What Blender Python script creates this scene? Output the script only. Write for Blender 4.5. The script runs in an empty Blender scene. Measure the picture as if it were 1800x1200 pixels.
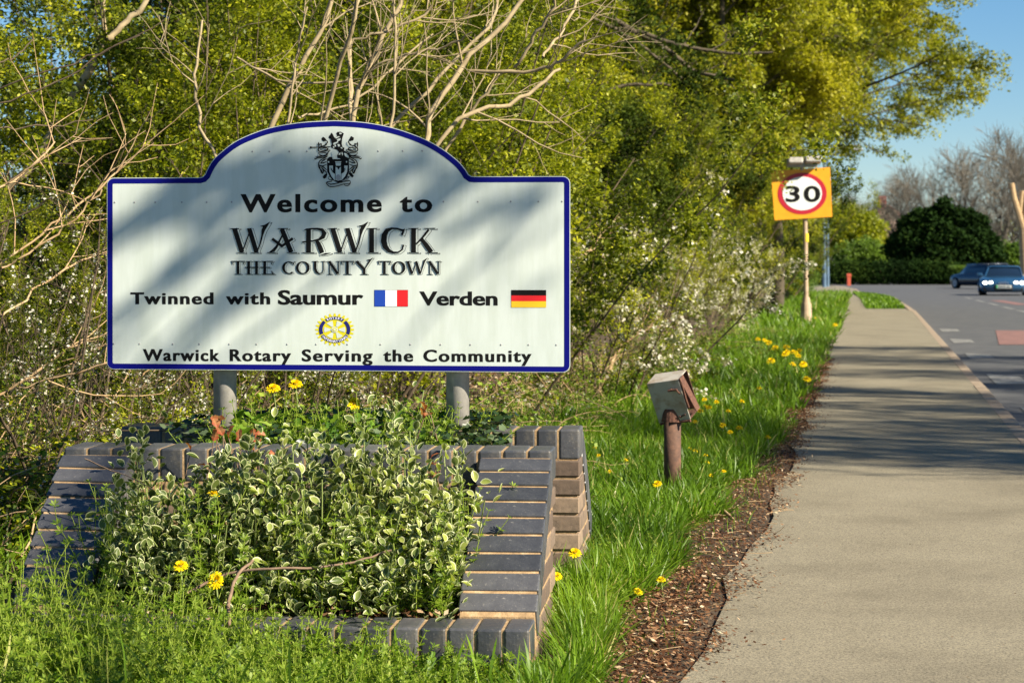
import bpy, bmesh, math, random
import numpy as np
from mathutils import Vector, Matrix
S = bpy.context.scene
C = bpy.context.collection
random.seed(7)
R = np.random.default_rng(11)
rad = math.radians

# ------------------------------------------------------------------ camera, sky, sun, exposure
F, HY, CH = 4000.0, 470.0, 1.10          # focal length in photo pixels, horizon row, eye height
cam_data = bpy.data.cameras.new('camera')
cam = bpy.data.objects.new('camera', cam_data); C.objects.link(cam); S.camera = cam
cam.location = (0, 0, CH); cam.rotation_euler = (rad(90), 0, 0)
cam_data.sensor_width = 36; cam_data.lens = F / 1800 * 36
cam_data.shift_y = -(600 - HY) / 1800
cam_data.clip_start = 0.1; cam_data.clip_end = 3000
cam_data.dof.use_dof = True; cam_data.dof.focus_distance = 7.3; cam_data.dof.aperture_fstop = 9.5
cam_data.dof.aperture_blades = 7
SUN = Vector((0.70, -0.44, 0.56)).normalized()
W = bpy.data.worlds.new('World'); S.world = W; W.use_nodes = True
wn = W.node_tree.nodes; wl = W.node_tree.links
for n in list(wn): wn.remove(n)
sky = wn.new('ShaderNodeTexSky'); sky.sky_type = 'NISHITA'; sky.sun_disc = False
sky.sun_elevation = math.asin(SUN.z); sky.sun_rotation = math.atan2(SUN.x, SUN.y)
sky.air_density = 1.0; sky.dust_density = 0.15; sky.ozone_density = 5.0; sky.altitude = 800
bg = wn.new('ShaderNodeBackground'); bg.inputs[1].default_value = 0.051
wo = wn.new('ShaderNodeOutputWorld')
hs = wn.new('ShaderNodeHueSaturation'); hs.inputs['Saturation'].default_value = 1.2
wl.new(sky.outputs[0], hs.inputs['Color']); wl.new(hs.outputs[0], bg.inputs[0]); wl.new(bg.outputs[0], wo.inputs[0])
sd = bpy.data.lights.new('sun', 'SUN'); sd.energy = 5.0; sd.angle = rad(0.53); sd.color = (1.0, 0.90, 0.72)
so = bpy.data.objects.new('sun', sd); C.objects.link(so)
so.rotation_euler = SUN.to_track_quat('Z', 'Y').to_euler(); so.location = (20, -15, 20)
S.view_settings.view_transform = 'Standard'; S.view_settings.look = 'None'
S.view_settings.gamma = 1; S.view_settings.use_curve_mapping = False
S.view_settings.exposure = 1.25
S.render.engine = 'CYCLES'
S.cycles.max_bounces = 6; S.cycles.diffuse_bounces = 2; S.cycles.transmission_bounces = 4
S.cycles.glossy_bounces = 2; S.cycles.transparent_max_bounces = 4

def P(px, py, Y):
    return Vector(((px - 900) / F * Y, Y, CH + (HY - py) / F * Y))
def GY(py, z=0.0):
    return (CH - z) * F / (py - HY)
def path_left(Y): return -0.36 + 0.153 * Y
def path_edge(Y): return path_left(Y) - np.interp(Y, [5.5, 7.5, 9, 12], [.13, .09, .06, .03])
def kerb_x(Y): return 0.953 + 0.160 * Y
def thicket_x(Y): return -2.27 + 0.155 * Y

# ------------------------------------------------------------------ object helpers
def prop(o, label=None, cat=None, group=None, kind=None):
    if label: o['label'] = label
    if cat: o['category'] = cat
    if group: o['group'] = group
    if kind: o['kind'] = kind
    return o
def empty(name, label, cat, loc=(0, 0, 0), rz=0.0, group=None):
    o = bpy.data.objects.new(name, None); C.objects.link(o)
    o.location = loc; o.rotation_euler = (0, 0, rz); o.empty_display_size = 0.1
    return prop(o, label, cat, group)
def link(name, me, parent=None, mat=None, kind=None, label=None):
    o = bpy.data.objects.new(name, me); C.objects.link(o)
    if parent: o.parent = parent
    if mat is not None and len(me.materials) == 0:
        for m in (mat if isinstance(mat, (list, tuple)) else [mat]): me.materials.append(m)
    if kind: o['kind'] = kind
    if label: o['label'] = label
    return o
def npmesh(name, V, faces, k, rnd=None, smooth=False, matidx=None):
    """mesh from numpy: V (n,3), faces (m,k)"""
    me = bpy.data.meshes.new(name)
    V = np.ascontiguousarray(V, dtype=np.float32); faces = np.ascontiguousarray(faces, dtype=np.int32)
    me.vertices.add(len(V)); me.vertices.foreach_set('co', V.ravel())
    m = len(faces); me.loops.add(m * k); me.loops.foreach_set('vertex_index', faces.ravel())
    me.polygons.add(m); me.polygons.foreach_set('loop_start', np.arange(0, m * k, k, dtype=np.int32))
    me.polygons.foreach_set('loop_total', np.full(m, k, dtype=np.int32))
    if smooth: me.polygons.foreach_set('use_smooth', np.ones(m, dtype=bool))
    if matidx is not None: me.polygons.foreach_set('material_index', np.ascontiguousarray(matidx, dtype=np.int32))
    if rnd is not None:
        a = me.attributes.new('rnd', 'FLOAT', 'POINT'); a.data.foreach_set('value', np.ascontiguousarray(rnd, dtype=np.float32))
    me.update(calc_edges=True)
    return me
def pymesh(name, V, faces, smooth=False):
    me = bpy.data.meshes.new(name); me.from_pydata([tuple(v) for v in V], [], faces)
    if smooth:
        for p in me.polygons: p.use_smooth = True
    me.update(); return me
def bmmesh(name, bm, smooth=False):
    me = bpy.data.meshes.new(name); bm.to_mesh(me); bm.free()
    if smooth:
        for p in me.polygons: p.use_smooth = True
    return me
def join_me(name, parts, smooth=False):
    V = []; Fc = []
    for v, f in parts:
        b = len(V); V += [tuple(x) for x in v]; Fc += [tuple(i + b for i in q) for q in f]
    return pymesh(name, V, Fc, smooth)
def boxvf(x0, x1, y0, y1, z0, z1):
    V = [(x0, y0, z0), (x1, y0, z0), (x1, y1, z0), (x0, y1, z0), (x0, y0, z1), (x1, y0, z1), (x1, y1, z1), (x0, y1, z1)]
    return V, [(0, 3, 2, 1), (4, 5, 6, 7), (0, 1, 5, 4), (1, 2, 6, 5), (2, 3, 7, 6), (3, 0, 4, 7)]
def bevel_box(name, sx, sy, sz, b=0.004, seg=1, pick=None, b2=0.02, seg2=3):
    bm = bmesh.new(); bmesh.ops.create_cube(bm, size=1.0)
    for v in bm.verts: v.co = Vector((v.co.x * sx, v.co.y * sy, v.co.z * sz))
    if pick:
        es = [e for e in bm.edges if pick((e.verts[0].co + e.verts[1].co) / 2)]
        bmesh.ops.bevel(bm, geom=es, offset=b2, segments=seg2, affect='EDGES', profile=0.5)
    else:
        bmesh.ops.bevel(bm, geom=list(bm.edges), offset=b, segments=seg, affect='EDGES', profile=0.5)
    return bmmesh(name, bm)
def cylvf(p0, p1, r0, r1, n=16, cap=True):
    p0 = Vector(p0); p1 = Vector(p1); d = (p1 - p0).normalized()
    a = Vector((0, 0, 1)) if abs(d.z) < .9 else Vector((1, 0, 0))
    u = d.cross(a).normalized(); w = d.cross(u)
    V = []; Fc = []
    for p, r in ((p0, r0), (p1, r1)):
        for i in range(n):
            t = 2 * math.pi * i / n; V.append(p + (u * math.cos(t) + w * math.sin(t)) * r)
    for i in range(n):
        j = (i + 1) % n; Fc.append((i, i + n, j + n, j))
    if cap: Fc.append(tuple(range(n))); Fc.append(tuple(range(2 * n - 1, n - 1, -1)))
    return V, Fc

# ------------------------------------------------------------------ materials
def mat(name):
    m = bpy.data.materials.new(name); m.use_nodes = True
    nt = m.node_tree; b = nt.nodes['Principled BSDF']
    return m, nt, b
def N(nt, t, **kw):
    n = nt.nodes.new(t)
    for k, v in kw.items(): setattr(n, k, v)
    return n
def ramp(nt, src, stops):
    r = N(nt, 'ShaderNodeValToRGB'); e = r.color_ramp.elements
    while len(e) < len(stops): e.new(0.5)
    for i, (p, c) in enumerate(stops):
        e[i].position = p; e[i].color = (*c, 1)
    nt.links.new(src, r.inputs[0]); return r
def noise(nt, scale, detail=4, rough=0.6, coord='Object', sc=None):
    tc = N(nt, 'ShaderNodeTexCoord'); n = N(nt, 'ShaderNodeTexNoise')
    n.inputs['Scale'].default_value = scale; n.inputs['Detail'].default_value = detail; n.inputs['Roughness'].default_value = rough
    if sc:
        mp = N(nt, 'ShaderNodeMapping'); mp.inputs['Scale'].default_value = sc
        nt.links.new(tc.outputs[coord], mp.inputs[0]); nt.links.new(mp.outputs[0], n.inputs['Vector'])
    else: nt.links.new(tc.outputs[coord], n.inputs['Vector'])
    return n
def bump(nt, b, src, strength, dist):
    bp = N(nt, 'ShaderNodeBump'); bp.inputs['Strength'].default_value = strength; bp.inputs['Distance'].default_value = dist
    nt.links.new(src, bp.inputs['Height']); nt.links.new(bp.outputs[0], b.inputs['Normal'])
def plain(name, col, rough=0.5, metal=0.0, emit=None):
    m, nt, b = mat(name)
    b.inputs['Base Color'].default_value = (*col, 1); b.inputs['Roughness'].default_value = rough; b.inputs['Metallic'].default_value = metal
    if emit:
        b.inputs['Emission Color'].default_value = (*emit[0], 1); b.inputs['Emission Strength'].default_value = emit[1]
    return m
def noisy(name, stops, scale=10, detail=5, rough=0.7, bs=0.3, bd=0.01, metal=0.0, sc=None, bscale=None, spec=0.5):
    m, nt, b = mat(name)
    n = noise(nt, scale, detail, 0.65, sc=sc)
    r = ramp(nt, n.outputs[0], stops); nt.links.new(r.outputs[0], b.inputs['Base Color'])
    b.inputs['Roughness'].default_value = rough; b.inputs['Metallic'].default_value = metal
    b.inputs['Specular IOR Level'].default_value = spec
    n2 = noise(nt, bscale or scale * 3, 4, 0.6, sc=sc)
    bump(nt, b, n2.outputs[0], bs, bd)
    return m
def leafmat(name, stops, trans=0.35, rough=0.5, obj=False, back=1.5):
    m = bpy.data.materials.new(name); m.use_nodes = True; nt = m.node_tree
    for n in list(nt.nodes): nt.nodes.remove(n)
    out = N(nt, 'ShaderNodeOutputMaterial'); pb = N(nt, 'ShaderNodeBsdfPrincipled'); tr = N(nt, 'ShaderNodeBsdfTranslucent')
    mx = N(nt, 'ShaderNodeMixShader'); mx.inputs[0].default_value = trans
    if obj: src = N(nt, 'ShaderNodeObjectInfo').outputs['Random']
    else:
        a = N(nt, 'ShaderNodeAttribute'); a.attribute_name = 'rnd'; src = a.outputs['Fac']
    r = ramp(nt, src, stops)
    nt.links.new(r.outputs[0], pb.inputs['Base Color'])
    g = N(nt, 'ShaderNodeMix', data_type='RGBA', blend_type='MULTIPLY'); g.inputs[0].default_value = 1
    nt.links.new(r.outputs[0], g.inputs[6]); g.inputs[7].default_value = (back, back * 1.05, back * .45, 1)
    nt.links.new(g.outputs[2], tr.inputs[0])
    pb.inputs['Roughness'].default_value = rough; pb.inputs['Specular IOR Level'].default_value = 0.3 if rough < .6 else .08
    nt.links.new(pb.outputs[0], mx.inputs[1]); nt.links.new(tr.outputs[0], mx.inputs[2]); nt.links.new(mx.outputs[0], out.inputs[0])
    return m

M = {}
def build_materials():
    # worn beige-grey footpath asphalt
    m, nt, b = mat('path_asphalt'); 
    n1 = noise(nt, 1.3, 5); n2 = noise(nt, 130, 4, 0.75); n3 = noise(nt, 45, 4, 0.7)
    r1 = ramp(nt, n1.outputs[0], [(.25, (.158, .136, .092)), (.5, (.226, .198, .138)), (.75, (.266, .236, .168))])
    r2 = ramp(nt, n2.outputs[0], [(.38, (.28, .27, .25)), (.48, (.95, .95, .95)), (.66, (1.45, 1.42, 1.32))])
    r3 = ramp(nt, n3.outputs[0], [(.3, (.75, .75, .75)), (.6, (1.05, 1.05, 1.05))])
    x = N(nt, 'ShaderNodeMix', data_type='RGBA', blend_type='MULTIPLY'); x.inputs[0].default_value = .9
    y = N(nt, 'ShaderNodeMix', data_type='RGBA', blend_type='MULTIPLY'); y.inputs[0].default_value = .8
    nt.links.new(r1.outputs[0], x.inputs[6]); nt.links.new(r2.outputs[0], x.inputs[7])
    nt.links.new(x.outputs[2], y.inputs[6]); nt.links.new(r3.outputs[0], y.inputs[7])
    nt.links.new(y.outputs[2], b.inputs['Base Color']); b.inputs['Roughness'].default_value = .9
    bump(nt, b, n2.outputs[0], .6, .004); M['path'] = m
    M['road'] = noisy('road_asphalt', [(.3, (.055, .058, .062)), (.7, (.10, .10, .10))], 3, 8, .85, .4, .01, bscale=90)
    M['kerb'] = noisy('kerb_concrete', [(.3, (.20, .15, .10)), (.7, (.36, .28, .20))], 6, 5, .9, .4, .01)
    M['paint'] = noisy('road_paint', [(.40, (.10, .10, .095)), (.66, (.34, .33, .30))], 9, 6, .7, .2, .003)
    M['redroad'] = noisy('red_surfacing', [(.3, (.14, .075, .065)), (.7, (.26, .13, .11))], 5, 6, .85, .3, .005)
    M['ground'] = noisy('soil_and_turf', [(.25, (.030, .020, .012)), (.5, (.065, .042, .022)), (.75, (.10, .065, .035))], 1.6, 8, .95, .6, .03, bscale=30)
    M['soil'] = noisy('brown_soil', [(.3, (.035, .020, .012)), (.6, (.085, .05, .028)), (.8, (.16, .10, .06))], 14, 8, .95, .8, .02)
    M['farturf'] = noisy('distant_turf', [(.3, (.035, .065, .012)), (.7, (.09, .13, .025))], .8, 8, .95, .5, .03)
    m, nt, b = mat('blue_engineering_brick')
    oi = N(nt, 'ShaderNodeObjectInfo'); r0 = ramp(nt, oi.outputs['Random'], [(0, (.040, .043, .050)), (.5, (.062, .065, .074)), (1, (.094, .094, .100))])
    n1 = noise(nt, 14, 6, .7); r1 = ramp(nt, n1.outputs[0], [(.3, (.72, .72, .74)), (.55, (1, 1, 1)), (.75, (1.35, 1.25, 1.12))])
    n3 = noise(nt, 130, 3, .7); r3 = ramp(nt, n3.outputs[0], [(.60, (1, 1, 1)), (.70, (2.6, 2.4, 2.0))])
    x = N(nt, 'ShaderNodeMix', data_type='RGBA', blend_type='MULTIPLY'); x.inputs[0].default_value = 1
    y = N(nt, 'ShaderNodeMix', data_type='RGBA', blend_type='MULTIPLY'); y.inputs[0].default_value = 1
    nt.links.new(r0.outputs[0], x.inputs[6]); nt.links.new(r1.outputs[0], x.inputs[7])
    nt.links.new(x.outputs[2], y.inputs[6]); nt.links.new(r3.outputs[0], y.inputs[7]); nt.links.new(y.outputs[2], b.inputs['Base Color'])
    n4 = noise(nt, 5.5, 7, .75); r4 = ramp(nt, n4.outputs[0], [(.55, (0, 0, 0)), (.72, (1, 1, 1))])
    z = N(nt, 'ShaderNodeMix', data_type='RGBA'); z.inputs[7].default_value = (.20, .17, .12, 1); mm = N(nt, 'ShaderNodeMath', operation='MULTIPLY'); mm.inputs[1].default_value = .45
    nt.links.new(r4.outputs[0], mm.inputs[0]); nt.links.new(mm.outputs[0], z.inputs[0]); nt.links.new(y.outputs[2], z.inputs[6]); nt.links.new(z.outputs[2], b.inputs['Base Color'])
    rr = ramp(nt, n1.outputs[0], [(.3, (.28, .28, .28)), (.7, (.55, .55, .55))]); nt.links.new(rr.outputs[0], b.inputs['Roughness'])
    n2 = noise(nt, 90, 4, .6); bump(nt, b, n2.outputs[0], .35, .003); M['bluebrick'] = m
    m, nt, b = mat('brown_brick')
    oi = N(nt, 'ShaderNodeObjectInfo'); r0 = ramp(nt, oi.outputs['Random'], [(0, (.10, .07, .052)), (.5, (.17, .125, .09)), (1, (.27, .20, .14))])
    n1 = noise(nt, 30, 6, .7); r1 = ramp(nt, n1.outputs[0], [(.3, (.6, .6, .6)), (.7, (1.2, 1.15, 1.1))])
    x = N(nt, 'ShaderNodeMix', data_type='RGBA', blend_type='MULTIPLY'); x.inputs[0].default_value = 1
    nt.links.new(r0.outputs[0], x.inputs[6]); nt.links.new(r1.outputs[0], x.inputs[7]); nt.links.new(x.outputs[2], b.inputs['Base Color'])
    b.inputs['Roughness'].default_value = .9; bump(nt, b, n1.outputs[0], .6, .004); M['brownbrick'] = m
    M['mortar'] = noisy('sandy_mortar', [(.3, (.22, .14, .07)), (.55, (.38, .25, .125)), (.75, (.52, .40, .24))], 28, 6, .95, .7, .004)
    # sign
    m, nt, b = mat('sign_white'); n1 = noise(nt, 2.2, 3, .5); r1 = ramp(nt, n1.outputs[0], [(.3, (.54, .60, .565)), (.7, (.60, .65, .605))])
    g1 = noise(nt, 3.0, 7, .7, sc=(5, 1, .7)); g2 = ramp(nt, g1.outputs[0], [(.42, (.80, .82, .76)), (.58, (1, 1, 1))]); g3 = N(nt, 'ShaderNodeMix', data_type='RGBA', blend_type='MULTIPLY'); g3.inputs[0].default_value = .45
    nt.links.new(r1.outputs[0], g3.inputs[6]); nt.links.new(g2.outputs[0], g3.inputs[7]); nt.links.new(g3.outputs[2], b.inputs['Base Color']); b.inputs['Roughness'].default_value = .38
    n2 = noise(nt, 5, 2, .4); bump(nt, b, n2.outputs[0], .10, .02); M['signwhite'] = m
    M['signblue'] = plain('sign_navy_border', (.002, .003, .15), .6); M['signblue'].node_tree.nodes['Principled BSDF'].inputs['Specular IOR Level'].default_value = .12
    M['black'] = plain('print_black', (.005, .005, .005), .7); M['black'].node_tree.nodes['Principled BSDF'].inputs['Specular IOR Level'].default_value = .15
    M['navy'] = plain('print_navy', (.008, .010, .13), .4); M['gold'] = plain('print_yellow', (.58, .52, .003), .6)
    M['lilac'] = plain('print_lettering_white', (.75, .75, .85), .4)
    M['frblue'] = plain('flag_blue', (.01, .05, .36), .4); M['red'] = plain('flag_red', (.66, .012, .016), .4)
    M['flagwhite'] = plain('flag_white', (.85, .86, .86), .4); M['flaggold'] = plain('flag_gold', (.78, .47, .015), .4)
    M['galv'] = noisy('galvanised_steel', [(.3, (.22, .21, .19)), (.55, (.34, .32, .29)), (.75, (.44, .41, .36))], 16, 6, .55, .15, .004, metal=.35)
    M['rust'] = noisy('rusty_pipe', [(.3, (.055, .032, .024)), (.55, (.12, .062, .04)), (.8, (.24, .11, .06))], 30, 7, .85, .5, .004)
    M['boxpaint'] = noisy('weathered_box_paint', [(.34, (.22, .10, .05)), (.43, (.33, .27, .20)), (.55, (.44, .41, .35))], 9, 6, .6, .3, .004)
    M['edgerust'] = noisy('flaking_rust', [(.3, (.06, .025, .018)), (.7, (.17, .075, .045))], 60, 6, .9, .8, .006)
    M['plateyellow'] = noisy('sign_orange_yellow', [(.3, (.70, .29, .008)), (.7, (.80, .36, .012))], 4, 4, .45, .05, .003)
    M['platered'] = plain('sign_red', (.42, .012, .03), .4); M['platewhite'] = plain('roundel_white', (.72, .75, .72), .4)
    M['signback'] = plain('sign_grey_back', (.3, .3, .3), .5)
    M['polepaint'] = noisy('weathered_pole', [(.3, (.30, .21, .13)), (.7, (.50, .38, .26))], 8, 6, .7, .2, .004)
    M['yellowband'] = plain('yellow_band', (.7, .5, .02), .5)
    M['lampblue'] = noisy('blue_grey_column', [(.3, (.06, .11, .17)), (.7, (.12, .19, .27))], 3, 3, .5, .1, .003)
    # bark
    M['barkpale'] = noisy('pale_stem_bark', [(.3, (.20, .15, .08)), (.6, (.36, .28, .16)), (.8, (.46, .38, .24))], 12, 6, .85, .5, .004)
    M['barkbrown'] = noisy('brown_twig_bark', [(.3, (.05, .034, .02)), (.7, (.14, .10, .06))], 10, 6, .9, .5, .004)
    M['barkdark'] = noisy('dark_trunk_bark', [(.3, (.035, .028, .018)), (.7, (.115, .09, .055))], 6, 8, .95, .8, .02)
    M['barkfar'] = noisy('distant_grey_bark', [(.3, (.10, .085, .065)), (.7, (.19, .165, .13))], 3, 6, .9, .4, .02)
    M['drystem'] = noisy('dry_stem', [(.3, (.28, .17, .08)), (.7, (.50, .36, .20))], 14, 5, .9, .3, .003)
    M['stick'] = noisy('fallen_stick', [(.3, (.13, .08, .05)), (.7, (.30, .20, .13))], 25, 5, .9, .5, .003)
    # leaves
    M['hawthorn'] = leafmat('hawthorn_leaf', [(0, (.03, .05, .003)), (.35, (.10, .13, .005)), (.7, (.23, .255, .008)), (1, (.42, .41, .02))], .34)
    M['maple'] = leafmat('maple_leaf', [(0, (.065, .085, .004)), (.3, (.155, .175, .006)), (.65, (.265, .27, .008)), (1, (.42, .39, .02))], .40)
    M['darkleaf'] = leafmat('dark_leaf', [(0, (.016, .028, .004)), (.6, (.045, .070, .008)), (1, (.09, .12, .015))], .25, .7)
    M['yew'] = leafmat('yew_needle', [(0, (.006, .016, .004)), (.6, (.016, .038, .006)), (1, (.045, .075, .010))], .15, .9)
    M['hedgegreen'] = leafmat('hedge_leaf', [(0, (.05, .10, .01)), (1, (.16, .25, .03))], .3)
    M['grass'] = leafmat('grass_blade', [(0, (.035, .08, .006)), (.4, (.10, .19, .010)), (.8, (.20, .32, .02)), (1, (.38, .37, .12))], .38, .4)
    M['weed'] = leafmat('goosegrass_leaf', [(0, (.04, .085, .006)), (.5, (.14, .225, .012)), (1, (.33, .41, .06))], .38, .5)
    M['broad'] = leafmat('broad_weed_leaf', [(0, (.05, .12, .008)), (.5, (.12, .22, .014)), (1, (.27, .37, .05))], .32, .45)
    M['ivy'] = leafmat('ivy_leaf', [(0, (.012, .028, .010)), (.6, (.03, .06, .015)), (1, (.13, .17, .09))], .15, .35)
    M['blossom'] = leafmat('white_blossom', [(0, (.55, .50, .40)), (1, (.85, .82, .72))], .35, .7, back=.9)
    M['euo'] = leafmat('variegated_leaf_green', [(0, (.055, .085, .022)), (.5, (.11, .15, .04)), (.8, (.19, .24, .06)), (1, (.36, .40, .09))], .28, .30, obj=True)
    M['eurim'] = leafmat('variegated_leaf_cream_edge', [(0, (.45, .48, .22)), (1, (.68, .68, .42))], .3, .4, obj=True, back=.9)
    M['euodark'] = leafmat('inner_shrub_leaf', [(0, (.02, .045, .012)), (.8, (.05, .10, .022)), (1, (.10, .18, .04))], .2, .5)
    M['redleaf'] = leafmat('red_autumn_leaf', [(0, (.20, .025, .012)), (.5, (.32, .07, .03)), (1, (.42, .22, .09))], .35, .5)
    M['litter'] = leafmat('leaf_litter', [(0, (.05, .022, .012)), (.5, (.14, .065, .03)), (.85, (.30, .17, .09)), (1, (.60, .48, .32))], .1, .9)
    M['petal'] = leafmat('dandelion_petal', [(0, (.75, .48, .003)), (1, (.90, .72, .01))], .25, .6, back=.9)
    M['stem'] = plain('green_flower_stem', (.20, .25, .07), .6)
build_materials()

# ------------------------------------------------------------------ plant generators (vectorised)
def unit(v): return v / (np.linalg.norm(v, axis=-1, keepdims=True) + 1e-9)
def grow(P0, D0, L, K=6, wander=0.12, trop=(0, 0, 0.05), rng=R):
    n = len(P0); pts = np.zeros((n, K, 3)); pts[:, 0] = P0; d = unit(D0); step = (L / (K - 1))[:, None]
    for i in range(1, K):
        d = unit(d + rng.normal(0, wander, (n, 3)) + np.array(trop)); pts[:, i] = pts[:, i - 1] + d * step
    return pts
def spawn(pts, rad_, m, t0, t1, ang, L, rratio=0.6, flat=0.0, rng=R, up=0.0):
    n, K, _ = pts.shape; idx = np.repeat(np.arange(n), m); t = rng.uniform(t0, t1, len(idx)) * (K - 1)
    i = np.minimum(t.astype(int), K - 2); f = (t - i)[:, None]
    a = pts[idx, i]; b = pts[idx, i + 1]; p = a * (1 - f) + b * f; d = unit(b - a)
    rv = rng.normal(0, 1, (len(idx), 3)); rv[:, 2] *= (1 - flat); side = unit(rv - d * np.sum(rv * d, 1, keepdims=True))
    A = rng.normal(ang, ang * .25, len(idx))[:, None]
    D = unit(d * np.cos(A) + side * np.sin(A) + np.array((0, 0, up)))
    r = (rad_[idx, i] * (1 - f[:, 0]) + rad_[idx, i + 1] * f[:, 0]) * rratio
    Ln = L * rng.uniform(.55, 1.25, len(idx)) * (1.15 - .5 * t / (K - 1))
    return p, D, Ln, r
def taper(r0, K, end=0.25):
    return r0[:, None] * np.linspace(1, end, K)[None, :]
def tubes(lst, sides=4):
    """lst of (pts (n,K,3), rad (n,K)) -> V, quads"""
    Vs = []; Fs = []; base = 0
    for pts, r in lst:
        n, K, _ = pts.shape
        T = np.zeros_like(pts); T[:, 1:-1] = pts[:, 2:] - pts[:, :-2]; T[:, 0] = pts[:, 1] - pts[:, 0]; T[:, -1] = pts[:, -1] - pts[:, -2]
        T = unit(T); ref = np.where(np.abs(T[:, :1, 2:3]) < .85, np.array([0, 0, 1.]), np.array([1., 0, 0])); ref = np.broadcast_to(ref, T.shape)
        U = unit(np.cross(T, ref)); Wv = np.cross(T, U)
        a = np.arange(sides) * 2 * np.pi / sides
        ring = pts[:, :, None, :] + r[:, :, None, None] * (np.cos(a)[None, None, :, None] * U[:, :, None, :] + np.sin(a)[None, None, :, None] * Wv[:, :, None, :])
        Vs.append(ring.reshape(-1, 3))
        bi = (np.arange(n)[:, None, None] * K + np.arange(K - 1)[None, :, None]) * sides + base
        s = np.arange(sides)[None, None, :]; s2 = (s + 1) % sides
        q = np.stack([bi + s, bi + s2, bi + sides + s2, bi + sides + s], -1).reshape(-1, 4)
        Fs.append(q); base += n * K * sides
    return np.concatenate(Vs), np.concatenate(Fs)
def scatter_on(pts, m, spread, rng=R, t0=0.1):
    n, K, _ = pts.shape; idx = np.repeat(np.arange(n), m); t = rng.uniform(t0, 1, len(idx)) * (K - 1)
    i = np.minimum(t.astype(int), K - 2); f = (t - i)[:, None]
    return pts[idx, i] * (1 - f) + pts[idx, i + 1] * f + rng.normal(0, spread, (len(idx), 3))
def leafquads(p, size, rng=R, wr=0.62, upb=0.5, sun=0.35, rnd=None, droop=0.0):
    n = len(p); L = size * rng.uniform(.6, 1.3, n)[:, None]
    nrm = unit(rng.normal(0, 1, (n, 3)) + np.array([SUN.x, SUN.y, SUN.z]) * sun * 2 + np.array([0, 0, upb * 2]))
    d = rng.normal(0, 1, (n, 3)); d[:, 2] -= droop; d = unit(d - nrm * np.sum(d * nrm, 1, keepdims=True)); s = np.cross(nrm, d)
    Wd = L * wr * .5
    V = np.stack([p - d * L * .5, p + s * Wd, p + d * L * .5, p - s * Wd], 1).reshape(-1, 3)
    Fq = np.arange(n * 4).reshape(-1, 4)
    rr = rng.random(n) if rnd is None else np.clip(rnd, 0, 1)
    return V, Fq, np.repeat(rr, 4)
def clump(p, scale, rng=R, k=40):
    """smooth random field in 0..1 for paler and darker leaf clumps"""
    w = rng.normal(0, 1, (6, 3)) / scale; ph = rng.random(6) * 6.28
    v = sum(np.sin(p @ w[i] + ph[i]) for i in range(6)) / 6
    return np.clip(.5 + v * .75 + rng.normal(0, .17, len(p)), 0, 1)
def ribbons(P0, D0, L, Wd, K, bend, rng=R, side=None):
    """grass blades: curved tapering strips"""
    n = len(P0); pts = np.zeros((n, K, 3)); pts[:, 0] = P0; d = unit(D0)
    hz = rng.normal(0, 1, (n, 3)); hz[:, 2] = 0; hz = unit(hz)
    for i in range(1, K):
        d = unit(d + hz * bend[:, None] / K + np.array([0, 0, -.35]) * bend[:, None] / K * i / K * 2)
        pts[:, i] = pts[:, i - 1] + d * (L / (K - 1))[:, None]
    s = np.cross(hz, np.array([0, 0, 1.])) if side is None else side
    s = unit(s + rng.normal(0, .25, s.shape))
    prof = np.array([.8, 1, .75, .0])[:K] if K == 4 else np.concatenate([np.linspace(1, .8, K - 1), [0.02]])
    w = Wd[:, None] * prof[None]
    A = pts + s[:, None, :] * w[:, :, None] * .5; B = pts - s[:, None, :] * w[:, :, None] * .5
    V = np.stack([A, B], 2).reshape(-1, 3)
    bi = (np.arange(n)[:, None] * K + np.arange(K - 1)[None]) * 2
    q = np.stack([bi, bi + 1, bi + 3, bi + 2], -1).reshape(-1, 4)
    return V, q, n, K
def cat_mesh(name, items, smooth=False):
    Vs = []; Fs = []; Rs = []; b = 0
    for V, Fq, r in items:
        Vs.append(V); Fs.append(Fq + b); Rs.append(r); b += len(V)
    return npmesh(name, np.concatenate(Vs), np.concatenate(Fs), 4, np.concatenate(Rs), smooth)

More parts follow.
